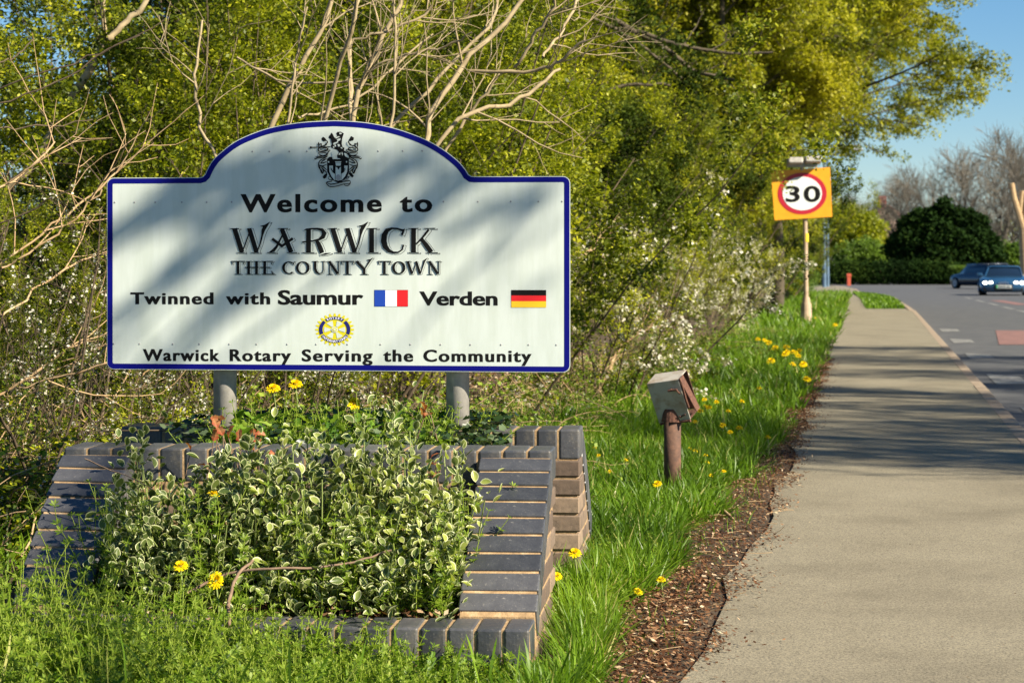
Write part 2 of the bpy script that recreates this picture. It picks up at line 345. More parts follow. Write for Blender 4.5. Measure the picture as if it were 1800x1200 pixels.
# ------------------------------------------------------------------ the setting: ground, verge, path, road
def strip(name, rows, z, matl, kind='structure'):
    """rows: list of (Y, xL, xR); a sheet following them"""
    V = []; Fc = []; nx = 10
    for (Y, a, b) in rows:
        for i in range(nx + 1): V.append((a + (b - a) * i / nx, Y, z(a + (b - a) * i / nx, Y) if callable(z) else z))
    for r in range(len(rows) - 1):
        for i in range(nx):
            q = r * (nx + 1) + i; Fc.append((q, q + 1, q + nx + 2, q + nx + 1))
    return link(name, pymesh(name, V, Fc, True), None, matl, kind)
PLq = [(1495, 547), (1489, 543), (1479, 537), (1464, 530), (1452, 524), (1441, 519), (1430, 515), (1420, 511), (1405, 507), (1395, 503)]
PLY = [4400 / (q[1] - HY) for q in PLq]; PLX = [(q[0] - 900) / F * y for q, y in zip(PLq, PLY)]
def setting():
    link('ground', pymesh('ground', [(-900, -60, -.16), (900, -60, -.16), (900, 2200, -.16), (-900, 2200, -.16)], [(0, 1, 2, 3)]), None, M['farturf'], 'structure')
    # grass verge and bank on the left, up to the kerb
    rows = []; Y = -4.0; V = []; Fc = []; ys = []
    while Y < 150: ys.append(Y); Y += .25 if Y < 20 else 1.5
    nx = 46
    for Y in ys:
        a = -34.0; b = kerb_x(Y) - .004 if Y < 59 else float(np.interp(Y, [59, 70, 80, 95, 115, 150], [10.4, 11.5, 12.8, 14.6, 15.6, 17]))
        for i in range(nx + 1):
            t = i / nx; x = b - (b - a) * t ** 2.2
            e = max(0, thicket_x(Y) - x); z = min(e * .10, .5) + .012 * min(1, max(0, (float(path_edge(Y)) - x - .05) / .4)) * math.sin(x * 5 + Y * 3) * math.cos(Y * 4.1)
            if x > (float(path_edge(Y)) + .12 if Y < 57 else float(np.interp(Y, PLY, PLX)) - .05): z = -.012
            if z > -.01 and Y < 57: z += .005 * float(np.interp(float(path_edge(Y)) - x, [.1, .5], [1, 0]))
            V.append((x, Y, z))
    for r in range(len(ys) - 1):
        for i in range(nx):
            q = r * (nx + 1) + i; Fc.append((q, q + nx + 1, q + nx + 2, q + 1))
    link('verge', pymesh('verge', V, Fc, True), None, M['ground'], 'structure')
    # footpath, then road: outlines from where their edges meet the ground
    G0 = lambda px, py: ((px - 900) / F * 4400 / (py - HY), 4400 / (py - HY))
    G1 = lambda px, py: ((px - 900) / F * 4800 / (py - HY), 4800 / (py - HY))
    rows = [(y, float(path_edge(y)) + .03 * math.sin(y * 2.1) + .015 * math.sin(y * 5.3), kerb_x(y) - .052) for y in np.arange(-3, 57, .5)]
    for (py, xl, xr) in ((547, 1495, 1598), (543, 1489, 1592), (537, 1479, 1521), (530, 1464, 1515), (524, 1452, 1510), (519, 1441, 1503), (515, 1430, 1500), (511, 1420, 1503), (507, 1405, 1500), (503, 1395, 1480)):
        x0, y0 = G0(xl, py); rows.append((y0, x0, G0(xr, py)[0]))
    strip('footpath', rows, .009, M['path'])
    rows = [(y, kerb_x(y) + .045, kerb_x(y) + 8.4) for y in list(np.arange(-6, 58, 2))]
    for (py, xl) in ((551, 1606), (540, 1598), (530, 1583), (523, 1572), (518, 1535), (514, 1512), (508, 1504), (504, 1482), (500, 1455), (497, 1430), (495, 1420), (494, 1420)):
        x0, y0 = G1(xl, py); rows.append((y0, x0, .30 * y0 + 6))
    strip('road', rows, -.10, M['road'])
    # kerb: single stones
    k = link('kerb', bevel_box('kerb_base', .001, .001, .001, .0002), None, M['kerb'], 'structure')
    me = bevel_box('kerb_stone', .124, .905, .22, .014, 1); me.materials.append(M['kerb'])
    ang = math.atan(.160); y = -2.0
    while y < 58:
        o = link('kerb_stone', me, k); o.location = (kerb_x(y) - .002, y, -.10 + random.uniform(-.002, .003)); o.rotation_euler = (0, 0, -ang + random.uniform(-.003, .003))
        y += .915 * math.cos(ang)
    run = [G0(*q) for q in ((1603, 547), (1597, 541), (1582, 531), (1571, 524), (1545, 519), (1512, 515), (1503, 508), (1480, 504), (1450, 500))]
    for (x0, y0), (x1, y1) in zip(run, run[1:]):
        L_ = math.hypot(x1 - x0, y1 - y0); m_ = max(1, int(L_ / .915)); a_ = math.atan2(-(x1 - x0), y1 - y0)
        for i in range(m_):
            t = (i + .5) / m_; o = link('kerb_stone', me, k); o.location = (x0 + (x1 - x0) * t, y0 + (y1 - y0) * t, -.10); o.rotation_euler = (0, 0, a_); o.scale = (1.3, L_ / m_ / .915, 1)
    # painted markings
    for (Yc, ln, w) in ((24.4, 2.3, .34), (30.8, 2.0, .33), (37.2, 2.2, .34), (43.5, 2.2, .34), (18.4, 2.2, .36)):
        x = kerb_x(Yc) + .28
        V = [(x, Yc - ln / 2, -.095), (x + w, Yc - ln / 2 + .2, -.095), (x + w, Yc + ln / 2 - .5, -.095), (x, Yc + ln / 2, -.095)]
        V = [(vx + .16 * (vy - Yc), vy, vz) for vx, vy, vz in V]
        link('road_marking', pymesh('kerbside_tooth_marking', V, [(0, 1, 2, 3)]), None, M['paint'], 'structure')
    def quad_line(px0, py0, px1, py1, w, matl, name):
        Y0, Y1 = GY(py0, -.1), GY(py1, -.1); a = P(px0, py0, Y0); b = P(px1, py1, Y1); d = (b - a).normalized(); s = Vector((d.y, -d.x, 0)) * w / 2
        V = [a - s, a + s, b + s, b - s]; V = [(v.x, v.y, -.0945) for v in V]
        link(name, pymesh(name, V, [(0, 1, 2, 3)]), None, matl, 'structure')
    for k_, (a, b) in enumerate((((1812, 551), (1790, 545.5)), ((1781, 543.5), (1762, 539)), ((1754, 537), (1738, 533)), ((1730, 531), (1716, 527.5)), ((1708, 525.5), (1697, 523)))):
        quad_line(*a, *b, .16, M['paint'], 'road_marking')
    quad_line(1800, 536, 1752, 528, .5, M['redroad'], 'red_road_surfacing')
    Y0, Y1 = GY(606, -.1), GY(581, -.1)
    V = [(Y0 * .214, Y0, -.0945), (Y0 * .245, Y0, -.0945), (Y1 * .245, Y1, -.0945), (Y1 * .2125, Y1, -.0945)]
    link('red_road_surfacing', pymesh('red_patch', V, [(0, 1, 2, 3)]), None, M['redroad'], 'structure')
    # grass island between the path and the kerb
    V = [G0(*q) for q in ((1523, 543.5), (1590, 543.5), (1579, 533), (1565, 525), (1540, 520), (1501, 516), (1512, 525), (1517, 535))]
    link('grass_island', pymesh('grass_island', [(x, y, .012) for x, y in V], [tuple(range(8))]), None, M['farturf'], 'structure')
setting()

# ------------------------------------------------------------------ planter of blue bricks with sloping wings
PA = rad(-5.0)
PO = Vector((.119, 6.80, 0))
planter = empty('brick_planter', 'double brick planter of dark blue bricks with sloping stepped wings under the welcome sign', 'planter', PO, PA)
def ploc(x, y, z=0.0):
    return Vector((PO.x + x * math.cos(PA) - y * math.sin(PA), PO.y + x * math.sin(PA) + y * math.cos(PA), z))
def brickobj(me, loc, rx=0.0, rz=0.0, name='brick'):
    o = link(name, me, planter); o.location = loc
    o.rotation_euler = (rx + random.uniform(-.008, .008), random.uniform(-.006, .006), rz + random.uniform(-.008, .008)); return o
def make_planter():
    blue_r = bevel_box('blue_brick_bull_right', .218, .066, .10, pick=lambda c: c.x > .05 and c.z > .03 and abs(c.y) < .01, b2=.020, seg2=3)
    blue = bevel_box('blue_brick', .216, .0668, .10, .004, 2)
    cop = bevel_box('coping_brick', .0675, .212, .10, .006, 2)
    half = bevel_box('ledge_brick', .0670, .185, .10, .006, 2)
    bull = bevel_box('coping_brick_rounded', .0655, .212, .10, pick=lambda c: c.z > .03 and abs(c.x) < .01, b2=.024, seg2=3)
    for m_ in (blue, cop, half, bull, blue_r): m_.materials.append(M['bluebrick'])
    brown = bevel_box('brown_brick', .210, .218, .054, .004, 1); brown.materials.append(M['brownbrick'])
    brown_s = bevel_box('brown_brick_stretcher', .218, .209, .054, .004, 1); brown_s.materials.append(M['brownbrick'])
    ytop, zt, yb, zb = 0.0, .534, -.60, .160
    def wing(xc, sgn, y0, sk=0.0):
        """sloping wing centred on local x = xc; sgn -1 comes forward from y0, +1 goes back from y0"""
        n = 9; L = math.hypot(ytop - yb, zt - zb); ang = math.atan2(zt - zb, ytop - yb)
        prof = []
        for k in range(n):
            t = (k + .5) / n
            hump = .016 * math.sin(math.pi * min(1, t * 1.0))
            y = yb + (ytop - yb) * t; z = zb + (zt - zb) * t + hump
            a = ang + .10 * math.cos(math.pi * t)
            off = Vector((0, -math.sin(a), math.cos(a))) * -.05
            yy = y + off.y + 0; zz = z + off.z
            yy = y + math.sin(a) * .05; zz = z - math.cos(a) * .05
            if sgn < 0: brickobj(blue, (xc - sk * yy, y0 + yy, zz), a, -sk)
            else: brickobj(blue, (xc, y0 - yy, zz), -a)
        # mortar core following the slope
        pts = [(yb - .005, .0), (yb - .005, zb - .012)]
        for k in range(9):
            t = (k + 1) / 9.0; pts.append((yb + (ytop - yb) * t + .004, zb + (zt - zb) * t + .016 * math.sin(math.pi * t) - .0045))
        pts += [(ytop + .02, .50), (ytop + .02, 0)]
        if sgn > 0: pts = [(-y, z) for y, z in pts]
        hw = .1025; V = [(xc - hw - sk * y, y0 + y, z) for y, z in pts] + [(xc + hw - sk * y, y0 + y, z) for y, z in pts]; m = len(pts)
        Fc = [tuple(range(m)), tuple(range(2 * m - 1, m - 1, -1))] + [(i, i + m, (i + 1) % m + m, (i + 1) % m) for i in range(m)]
        link('mortar', pymesh('wing_mortar', V, Fc), planter, M['mortar'])
        # brown bricks of the wing's body, one course above another
        for c in range(7):
            z = .03 + c * .062
            if z > .46: break
            ys = yb + (ytop - yb) * max(0, (z + .03 + .085 - zb) / (zt - zb)) + .02
            y = 0.09 - (c % 2) * .11
            while y - .109 > ys:
                brickobj(brown, (xc - sk * y, y0 + (y if sgn < 0 else -y), z), 0, -sk); y -= .228
            rest = (y + .109) - ys
            if rest > .05:
                o = brickobj(brown, (xc - sk * (ys + rest / 2), y0 + ((ys + rest / 2) if sgn < 0 else -(ys + rest / 2)), z)); o.scale.y = (rest - .004) / .218
    wing(-.1075, -1, 0); wing(-1.387, -1, 0, .055)
    # front wall between the wings: coping row of bricks on edge
    def coping_row(x0, x1, y, ends):
        n = int(round((x1 - x0) / .0765))
        for i in range(n):
            x = x0 + (x1 - x0) * (i + .5) / n
            brickobj(bull if (i in (0, n - 1) and ends) else cop, (x, y, .502 + random.uniform(-.001, .001)))
        V, Fc = boxvf(x0 + .013, x1 - .013, y - .102, y + .102, 0.002, .5485); link('mortar', pymesh('wall_mortar', V, Fc), planter, M['mortar'])
    coping_row(-1.4935, 0.0, .112, False)
    for c in range(7):       # brown facing bricks under the front coping, seen between the shrubs
        z = .42 - c * .062
        for i in range(5):
            x = -.33 - i * .228 + (c % 2) * .05
            if x < -1.2: break
            brickobj(brown_s, (x, .113, z))
    # low front kerb of the planter
    x = -1.52; n = 20
    for i in range(n): brickobj(half, (-1.49 + 1.49 * (i + .5) / n + random.uniform(-.001, .001), -.705, .095))
    V, Fc = boxvf(-1.486, -.004, -.792, -.62, 0, .141); link('mortar', pymesh('ledge_mortar', V, Fc), planter, M['mortar'])
    # rear wall and its wings falling away behind
    yB = 1.00
    coping_row(-1.55, .035, yB, False)
    wing(-.077, 1, yB + .13); wing(-1.43, 1, yB + .13)
    for c in range(7):
        z = .42 - c * .062
        for i in range(2):
            brickobj(brown_s, (-.078 - i * .228 + (c % 2) * .004, yB - .004, z)); brickobj(brown_s, (-1.43 + i * .228, yB - .004, z))
    # earth filling the planter
    for (y0, y1, z) in ((-.62, .02, .10), (.20, .92, .40), (1.08, 1.75, .30)):
        V = []; Fc = []; nx, ny = 40, 12
        for j in range(ny + 1):
            for i in range(nx + 1):
                xx = -1.31 + 1.10 * i / nx; yy = y0 + (y1 - y0) * j / ny
                V.append((xx, yy, z + .02 * math.sin(xx * 9 + j) + .015 * random.random() + (.10 * j / ny if y0 < 0 else 0)))
        for j in range(ny):
            for i in range(nx): q = j * (nx + 1) + i; Fc.append((q, q + 1, q + nx + 2, q + nx + 1))
        link('soil', pymesh('planter_soil', V, Fc, True), planter, M['soil'])
make_planter()

# ------------------------------------------------------------------ the welcome sign
SS = .00188
SYAW = rad(-4.0)
sign = empty('welcome_sign', 'large white town welcome sign with navy border and arched top on two steel posts', 'sign', (P(592.5, 650, 7.52).x, 7.52, 0), SYAW)
ZB = CH + (HY - 650) / F * 7.52
def sp(px, py, d=0.0):      # photo pixel on the sign -> sign-local point, d = distance proud of the panel
    return ((px - 593.5) * SS * 1.009, -.003 - d, ZB + (650 - py) * SS)
def catmull(pts, n=6):
    out = []
    for i in range(len(pts) - 1):
        p0 = pts[max(i - 1, 0)]; p1 = pts[i]; p2 = pts[i + 1]; p3 = pts[min(i + 2, len(pts) - 1)]
        for k in range(n):
            t = k / n
            out.append(tuple(.5 * (2 * p1[j] + (-p0[j] + p2[j]) * t + (2 * p0[j] - 5 * p1[j] + 4 * p2[j] - p3[j]) * t * t + (-p0[j] + 3 * p1[j] - 3 * p2[j] + p3[j]) * t ** 3) for j in range(2)))
    out.append(pts[-1]); return out
def arc(cx, cy, r, a0, a1, n=6):
    return [(cx + r * math.cos(rad(a0 + (a1 - a0) * i / n)), cy + r * math.sin(rad(a0 + (a1 - a0) * i / n))) for i in range(n + 1)]
def sign_outline():
    arch = catmull([(361, 306), (366.7, 294), (373, 284), (383, 272.5), (413, 249), (448, 233), (483, 222.5), (530, 215), (577, 212.3), (600, 212.3),
                    (646, 216), (693, 225.5), (740, 242), (775, 260.5), (803, 281.7), (816, 296), (823, 307)], 5)
    o = arc(199.5, 324.0, 12.5, 180, 270) + [(352, 311.5), (357, 310)] + arch + [(828, 310.5), (834, 311)] + arc(987.5, 323.5, 12.5, 270, 360) + arc(987.5, 640.5, 12.5, 0, 90) + arc(199.5, 637.5, 12.5, 90, 180)
    return o
def inset(poly, d):
    n = len(poly); out = []
    for i in range(n):
        x0, y0 = poly[i - 1]; x1, y1 = poly[i]; x2, y2 = poly[(i + 1) % n]
        ax, ay = x1 - x0, y1 - y0; bx, by = x2 - x1, y2 - y1
        la = math.hypot(ax, ay) or 1e-6; lb = math.hypot(bx, by) or 1e-6
        nx, ny = -(ay / la + by / lb), (ax / la + bx / lb); l = math.hypot(nx, ny) or 1e-6; nx /= l; ny /= l
        c = max(.5, nx * (-ay / la) + ny * (ax / la)); out.append((x1 + nx * d / c, y1 + ny * d / c))
    return out
def poly_obj(name, polys, matl, depth, label=None, parent=None):
    """flat filled polygons in photo pixels, each a hair above the one before"""
    V = []; Fc = []
    for i, p in enumerate(polys):
        b = len(V); V += [sp(x, y, depth + i * .000004) for x, y in p]; Fc.append(tuple(range(b, b + len(p))))
    me = pymesh(name, V, Fc)
    bm = bmesh.new(); bm.from_mesh(me); bmesh.ops.triangulate(bm, faces=bm.faces[:]); 
    for f in bm.faces:
        f.normal_update()
        if f.normal.y > 0: f.normal_flip()
    bm.to_mesh(me); bm.free()
    return link(name, me, parent or sign, matl, label=label)
def stroke_polys(strokes, grow_=0.0, dx=0.0, dy=0.0):
    out = []
    for st in strokes:
        pts = [(p[0], p[1]) for p in st]; w = [p[2] + 2 * grow_ for p in st]
        if grow_:                        # lengthen the ends as well
            for e, (i, j) in ((0, (0, 1)), (-1, (-1, -2))):
                vx, vy = pts[i][0] - pts[j][0], pts[i][1] - pts[j][1]; l = math.hypot(vx, vy) or 1
                pts[e] = (pts[e][0] + vx / l * grow_, pts[e][1] + vy / l * grow_)
        A = []; B = []
        for i in range(len(pts)):
            a = pts[max(i - 1, 0)]; b = pts[min(i + 1, len(pts) - 1)]
            vx, vy = b[0] - a[0], b[1] - a[1]; l = math.hypot(vx, vy) or 1
            nx, ny = -vy / l, vx / l
            A.append((pts[i][0] + nx * w[i] / 2 + dx, pts[i][1] + ny * w[i] / 2 + dy)); B.append((pts[i][0] - nx * w[i] / 2 + dx, pts[i][1] - ny * w[i] / 2 + dy))
        for i in range(len(pts) - 1): out.append([A[i], A[i + 1], B[i + 1], B[i]])
    return out
_txt = {}
def text_mesh(s, bold, spc):
    cu = bpy.data.curves.new('t', 'FONT'); cu.body = s; cu.size = 1; cu.offset = bold; cu.space_character = spc; cu.resolution_u = 4
    o = bpy.data.objects.new('t', cu); C.objects.link(o); bpy.context.view_layer.update()
    dg = bpy.context.evaluated_depsgraph_get(); me = bpy.data.meshes.new_from_object(o.evaluated_get(dg))
    V = np.zeros(len(me.vertices) * 3); me.vertices.foreach_get('co', V); V = V.reshape(-1, 3)
    Fc = [tuple(p.vertices) for p in me.polygons]
    bpy.data.objects.remove(o); bpy.data.curves.remove(cu); bpy.data.meshes.remove(me)
    return V, Fc
def cap_h(bold):
    if bold not in _txt: V, _ = text_mesh('H', bold, 1); _txt[bold] = (V[:, 1].max(), V[:, 1].min())
    return _txt[bold]
def word(s, x0, x1, ytop, ybase, bold=.028, spc=1.12, name='lettering', matl=None, depth=.0005, label=None):
    V, Fc = text_mesh(s, bold, spc); hi, lo = cap_h(bold)
    sy = (ybase - ytop) / (hi - lo); xa, xb = V[:, 0].min(), V[:, 0].max(); sx = (x1 - x0) / (xb - xa)
    W_ = []; nv = len(V); F0 = list(Fc); Fc = []
    for j, dx in enumerate((-.8, 0, .8)):
        W_ += [sp(x0 + .5 + (v[0] - xa) * sx * (1 - 1 / (x1 - x0)) + dx, ybase - (v[1] - lo) * sy, depth + j * .00003) for v in V]; Fc += [tuple(q + j * nv for q in f) for f in F0]
    return link(name, pymesh(name, W_, Fc), sign, matl or M['black'], label=label)
def make_sign():
    ol = sign_outline(); n = len(ol)
    V = [sp(x, y, 0) for x, y in ol] + [(sp(x, y, 0)[0], .004, sp(x, y, 0)[2]) for x, y in ol]
    Fc = [tuple(range(n)), tuple(range(2 * n - 1, n - 1, -1))] + [(i, i + n, (i + 1) % n + n, (i + 1) % n) for i in range(n)]
    me = pymesh('panel', V, Fc); bm = bmesh.new(); bm.from_mesh(me); bmesh.ops.triangulate(bm, faces=[f for f in bm.faces if len(f.verts) > 4]); bmesh.ops.recalc_face_normals(bm, faces=bm.faces[:]); bm.to_mesh(me); bm.free()
    link('panel', me, sign, M['signwhite'])
    a = inset(ol, 1.2); b = inset(ol, 10.2)
    V = [sp(x, y, .0008) for x, y in a] + [sp(x, y, .0008) for x, y in b]
    link('border', pymesh('border', V, [(i, (i + 1) % n, (i + 1) % n + n, i + n) for i in range(n)]), sign, M['signblue'])
    # rails and clips behind the panel
    for z in (.12, .50):
        V, Fc = boxvf(-.72, .72, .006, .030, ZB + z, ZB + z + .045); link('rail', pymesh('rail', V, Fc), sign, M['galv'])
    for px in (387.0, 803.0):
        x = (px - 593.5) * SS
        V, Fc = cylvf((x, .070, .30), (x, .070, ZB + .56), .0385, .0385, 28); me = pymesh('post', V, Fc, False)
        for p in me.polygons: p.use_smooth = len(p.vertices) == 4
        link('post', me, sign, M['galv'])
    # lettering
    B = .020
    word('Welcome', 424, 672, 341, 373, B, 1.16); word('to', 704, 760, 341, 373, B, 1.2)
    word('Twinned', 229, 376, 514, 535, B, 1.14); word('with', 398, 476, 514, 535, B, 1.14)
    word('Saumur', 490, 640, 510, 535.5, B, 1.0); word('Verden', 738, 874, 512, 536.5, B, 1.0)
    for s, a_, b_ in (('Warwick', 251, 387), ('Rotary', 405, 513), ('Serving', 532, 656), ('the', 675, 727), ('Community', 745, 933)):
        word(s, a_, b_, 614, 635, .016, 1.16)
    # decorative capitals: heavy strokes with a thin drop line
    Wl = lambda o: [[(o + 105, 97, 38), (o + 165, 285, 38)], [(o + 168, 282, 10), (o + 232, 105, 10)], [(o + 222, 97, 36), (o + 280, 285, 36)],
                    [(o + 284, 284, 9), (o + 310, 215, 12), (o + 325, 150, 15), (o + 333, 110, 28), (o + 350, 80, 30), (o + 387, 44, 2)], [(o + 310, 78, 3), (o + 345, 78, 22)],
                    [(o + 72, 98, 6), (o + 142, 98, 8)], [(o + 127, 288, 5), (o + 187, 288, 7)], [(o + 238, 288, 5), (o + 303, 288, 7)], [(o + 205, 98, 5), (o + 240, 98, 7)]]
    big = Wl(0) + Wl(777) + [
        [(480, 100, 36), (555, 285, 38)], [(450, 98, 6), (530, 98, 8)], [(500, 125, 12), (462, 195, 14), (440, 240, 20), (415, 270, 26), (378, 286, 4)], [(365, 288, 6), (432, 288, 7)],
        [(404, 178, 22), (440, 205, 22), (482, 236, 26), (520, 208, 20), (568, 175, 22)], [(520, 288, 6), (603, 288, 7)],
        [(692, 105, 38), (692, 286, 38)], [(645, 288, 6), (740, 288, 7)], [(655, 112, 4), (675, 104, 14), (712, 99, 12), (760, 99, 15), (800, 108, 26), (817, 135, 38), (806, 163, 34), (775, 184, 18), (725, 196, 11), (642, 205, 12)],
        [(752, 190, 18), (770, 215, 34), (788, 260, 38), (800, 290, 34)], [(784, 308, 4), (825, 298, 14), (868, 291, 3)],
        [(1190, 98, 38), (1190, 288, 38)], [(1152, 98, 6), (1236, 98, 8)], [(1160, 288, 6), (1246, 288, 7)],
        [(1445, 104, 3), (1430, 112, 18), (1395, 100, 14), (1350, 97, 16), (1312, 112, 34), (1290, 150, 44), (1286, 195, 46), (1297, 240, 42), (1325, 272, 30), (1362, 288, 17), (1400, 286, 13), (1430, 265, 12), (1441, 226, 15)],
        [(1452, 98, 3), (1440, 120, 16), (1428, 150, 18)],
        [(1520, 98, 38), (1520, 288, 38)], [(1480, 98, 6), (1560, 98, 8)], [(1482, 288, 6), (1562, 288, 7)],
        [(1540, 222, 12), (1590, 170, 16), (1640, 106, 18)], [(1602, 98, 6), (1692, 98, 8)], [(1580, 178, 28), (1620, 230, 36), (1660, 286, 38)], [(1625, 288, 6), (1712, 290, 7)]]
    def T(c, l, r): return [[(l, 357, 7), (r, 357, 7)], [(l + 4, 357, 3), (l + 12, 378, 9)], [(r - 4, 357, 3), (r - 12, 378, 9)], [(c, 357, 22), (c, 458, 22)], [(c - 26, 458, 4), (c + 26, 458, 5)]]
    def ell(cx, cy, rx, ry, a0, a1, n=22, t=22, s=7):
        out = []
        for i in range(n + 1):
            a_ = rad(a0 + (a1 - a0) * i / n); out.append((cx + rx * math.cos(a_), cy + ry * math.sin(a_), s + (t - s) * abs(math.cos(a_)) ** 1.3))
        return out
    def Nn(o): return [[(o + 8, 357, 6), (o + 8, 458, 6)], [(o + 4, 357, 20), (o + 72, 456, 22)], [(o + 78, 357, 6), (o + 78, 456, 6)], [(o - 12, 357, 4), (o + 16, 357, 5)], [(o - 8, 458, 4), (o + 24, 458, 5)], [(o + 62, 357, 4), (o + 94, 357, 5)]]
    small = T(133, 78, 188) + [[(218, 357, 22), (218, 458, 22)], [(280, 357, 22), (280, 458, 22)], [(190, 405, 9), (296, 405, 9)]] + [[(c - 24, y, 4), (c + 24, y, 5)] for c in (218, 280) for y in (357, 458)] + \
        [[(345, 357, 22), (345, 458, 22)], [(318, 357, 5), (412, 357, 7)], [(405, 357, 3), (398, 380, 9)], [(310, 405, 9), (388, 405, 8)], [(320, 458, 5), (425, 458, 7)], [(395, 430, 3), (410, 456, 12)]] + \
        [ell(538, 407, 44, 46, -50, -310)] + [[(582, 356, 3), (570, 382, 12)]] + [ell(647, 407, 44, 46, 0, 360)] + \
        [[(745, 357, 22), (745, 415, 22), (755, 440, 20), (776, 455, 10), (800, 448, 7), (810, 420, 6), (810, 357, 6)], [(722, 357, 4), (768, 357, 5)], [(794, 357, 4), (826, 357, 5)]] + Nn(852) + T(1000, 947, 1053) + \
        [[(1072, 357, 22), (1132, 420, 22)], [(1132, 410, 22), (1132, 458, 22)], [(1106, 458, 4), (1158, 458, 5)], [(1058, 357, 4), (1096, 357, 5)], [(1134, 420, 8), (1164, 372, 12), (1176, 350, 16), (1202, 328, 2)], [(1156, 345, 3), (1180, 345, 12)]] + \
        T(1291, 1238, 1345) + [ell(1404, 407, 42, 46, 0, 360)] + \
        [[(1475, 357, 20), (1508, 456, 20)], [(1510, 455, 6), (1546, 358, 6)], [(1540, 357, 20), (1572, 456, 20)], [(1575, 455, 6), (1600, 375, 11), (1606, 352, 16), (1630, 330, 2)], [(1460, 357, 4), (1498, 357, 5)]] + Nn(1640)
    conv = lambda P_: [[(390 + x / 4.5, 380 + y / 4.5) for x, y in q] for q in P_]
    for strokes, nm, sh, lw, gap in ((big, 'WARWICK', (15, 7), 3.4, 5), (small, 'THE COUNTY TOWN', (8, 5), 2.4, 2.4)):
        poly_obj('lettering_drop_line', conv(stroke_polys(strokes, lw * .5, *sh)), M['black'], .0003)
        poly_obj('lettering_gap', conv(stroke_polys(strokes, -lw * .5 + (0 if nm == 'WARWICK' else .0), *sh)) + conv(stroke_polys(strokes, gap)), M['signwhite'], .0009)
        poly_obj('lettering', conv(stroke_polys(strokes)), M['black'], .0021)
    # flags
    def flag(rects, x0, y0, x1, y1, lab):
        f = poly_obj('flag', [[(x0, y0), (x1, y0), (x1, y1), (x0, y1)]], M['black'], .0006, lab)
        for (a, b, c, d, m_) in rects: poly_obj('flag_stripe', [[(a, b), (c, b), (c, d), (a, d)]], m_, .0012, None, f)
    flag([(659.4, 509.8, 678.5, 538.2, M['frblue']), (678.5, 509.8, 698.5, 538.2, M['flagwhite']), (698.5, 509.8, 717.6, 538.2, M['red'])], 659, 509.4, 718, 538.6, 'blue white and red tricolour')
    flag([(898, 509.4, 958.4, 519, M['black']), (898, 519, 958.4, 529, M['red']), (898, 529, 958.4, 539.6, M['flaggold'])], 898, 509.4, 958.4, 539.6, 'black red and gold tricolour')
    # yellow cogwheel emblem
    cx, cy = 589.7, 579.2; k = 1.195
    E = lambda r, a: (cx + r * k * math.cos(rad(a)), cy + r * math.sin(rad(a)))
    g = []
    for i in range(24):
        a = i * 15.0; g += [E(24.2, a - 5.2), E(26, a - 4.0), E(28.2, a - 2.6), E(28.8, a), E(28.2, a + 2.6), E(26, a + 4.0), E(24.2, a + 5.2)]
    em = poly_obj('emblem', [g], M['gold'], .0006, 'yellow and navy cogwheel emblem with lettering')
    for a0, a1 in ((-128, -52), (-44, 22), (28, 152), (158, 224)):
        poly_obj('emblem_band', [[E(23, a0 + (a1 - a0) * i / 14) for i in range(15)] + [E(17.8, a1 - (a1 - a0) * i / 14) for i in range(15)]], M['navy'], .0014, None, em)
    for i in range(6):
        a = -90 + i * 60; poly_obj('emblem_gap', [[E(6.0, a + 18)] + [E(15.6, a + 12 + 36 * j / 6) for j in range(7)] + [E(6.0, a + 42)]], M['signwhite'], .0014, None, em)
    poly_obj('emblem_hub', [[E(5.0, j * 12) for j in range(30)]], M['signwhite'], .0020, None, em)
    poly_obj('emblem_hub', [[E(3.4, j * 12) for j in range(30)]], M['gold'], .0026, None, em)
    poly_obj('emblem_hub', [[E(1.9, j * 12) for j in range(30)]], M['signwhite'], .0032, None, em)
    def arc_text(s, a0, a1, r, top):
        Vs = []; Fs = []
        for i, ch in enumerate(s):
            V, Fc = text_mesh(ch, .03, 1); a = a0 + (a1 - a0) * i / (len(s) - 1); xm = (V[:, 0].max() + V[:, 0].min()) / 2; sc = 3.6 / .73
            b = len(Vs)
            for v in V:
                u = (v[0] - xm) * sc * .95; h = v[1] * sc
                rr = r + h if top else r - h; da = math.degrees(u / 20.0) * (1 if top else -1)
                x, y = E(rr, a + da); Vs.append(sp(x, y, .0022))
            Fs += [tuple(q + b for q in f) for f in Fc]
        link('emblem_lettering', pymesh('emblem_lettering', Vs, Fs), em, M['lilac'])
    arc_text('ROTARY', -119, -61, 18.7, True); arc_text('INTERNATIONAL', 146, 34, 22.1, False)
    # coat of arms in black line work (coordinates of an enlargement: x/10+520, y/10+220)
    c = lambda P_: [[(520 + x / 10, 220 + y / 10) for x, y in q] for q in P_]
    L = []
    def ln(*pts, w=12): L.append([(x, y, w) for x, y in pts])
    def cv(pts, w0=8, w1=20):
        q = catmull([(float(a), float(b)) for a, b in pts], 4); m_ = len(q)
        L.append([(x, y, w0 + (w1 - w0) * math.sin(math.pi * i / (m_ - 1))) for i, (x, y) in enumerate(q)])
    crest = poly_obj('coat_of_arms', c([[(560, 600), (945, 600), (950, 820), (925, 890), (870, 960), (800, 1000), (760, 1010), (715, 1000), (650, 960), (600, 890), (565, 820)]]), M['black'], .0006, 'black line-drawn coat of arms with shield, helm, crest and scroll')
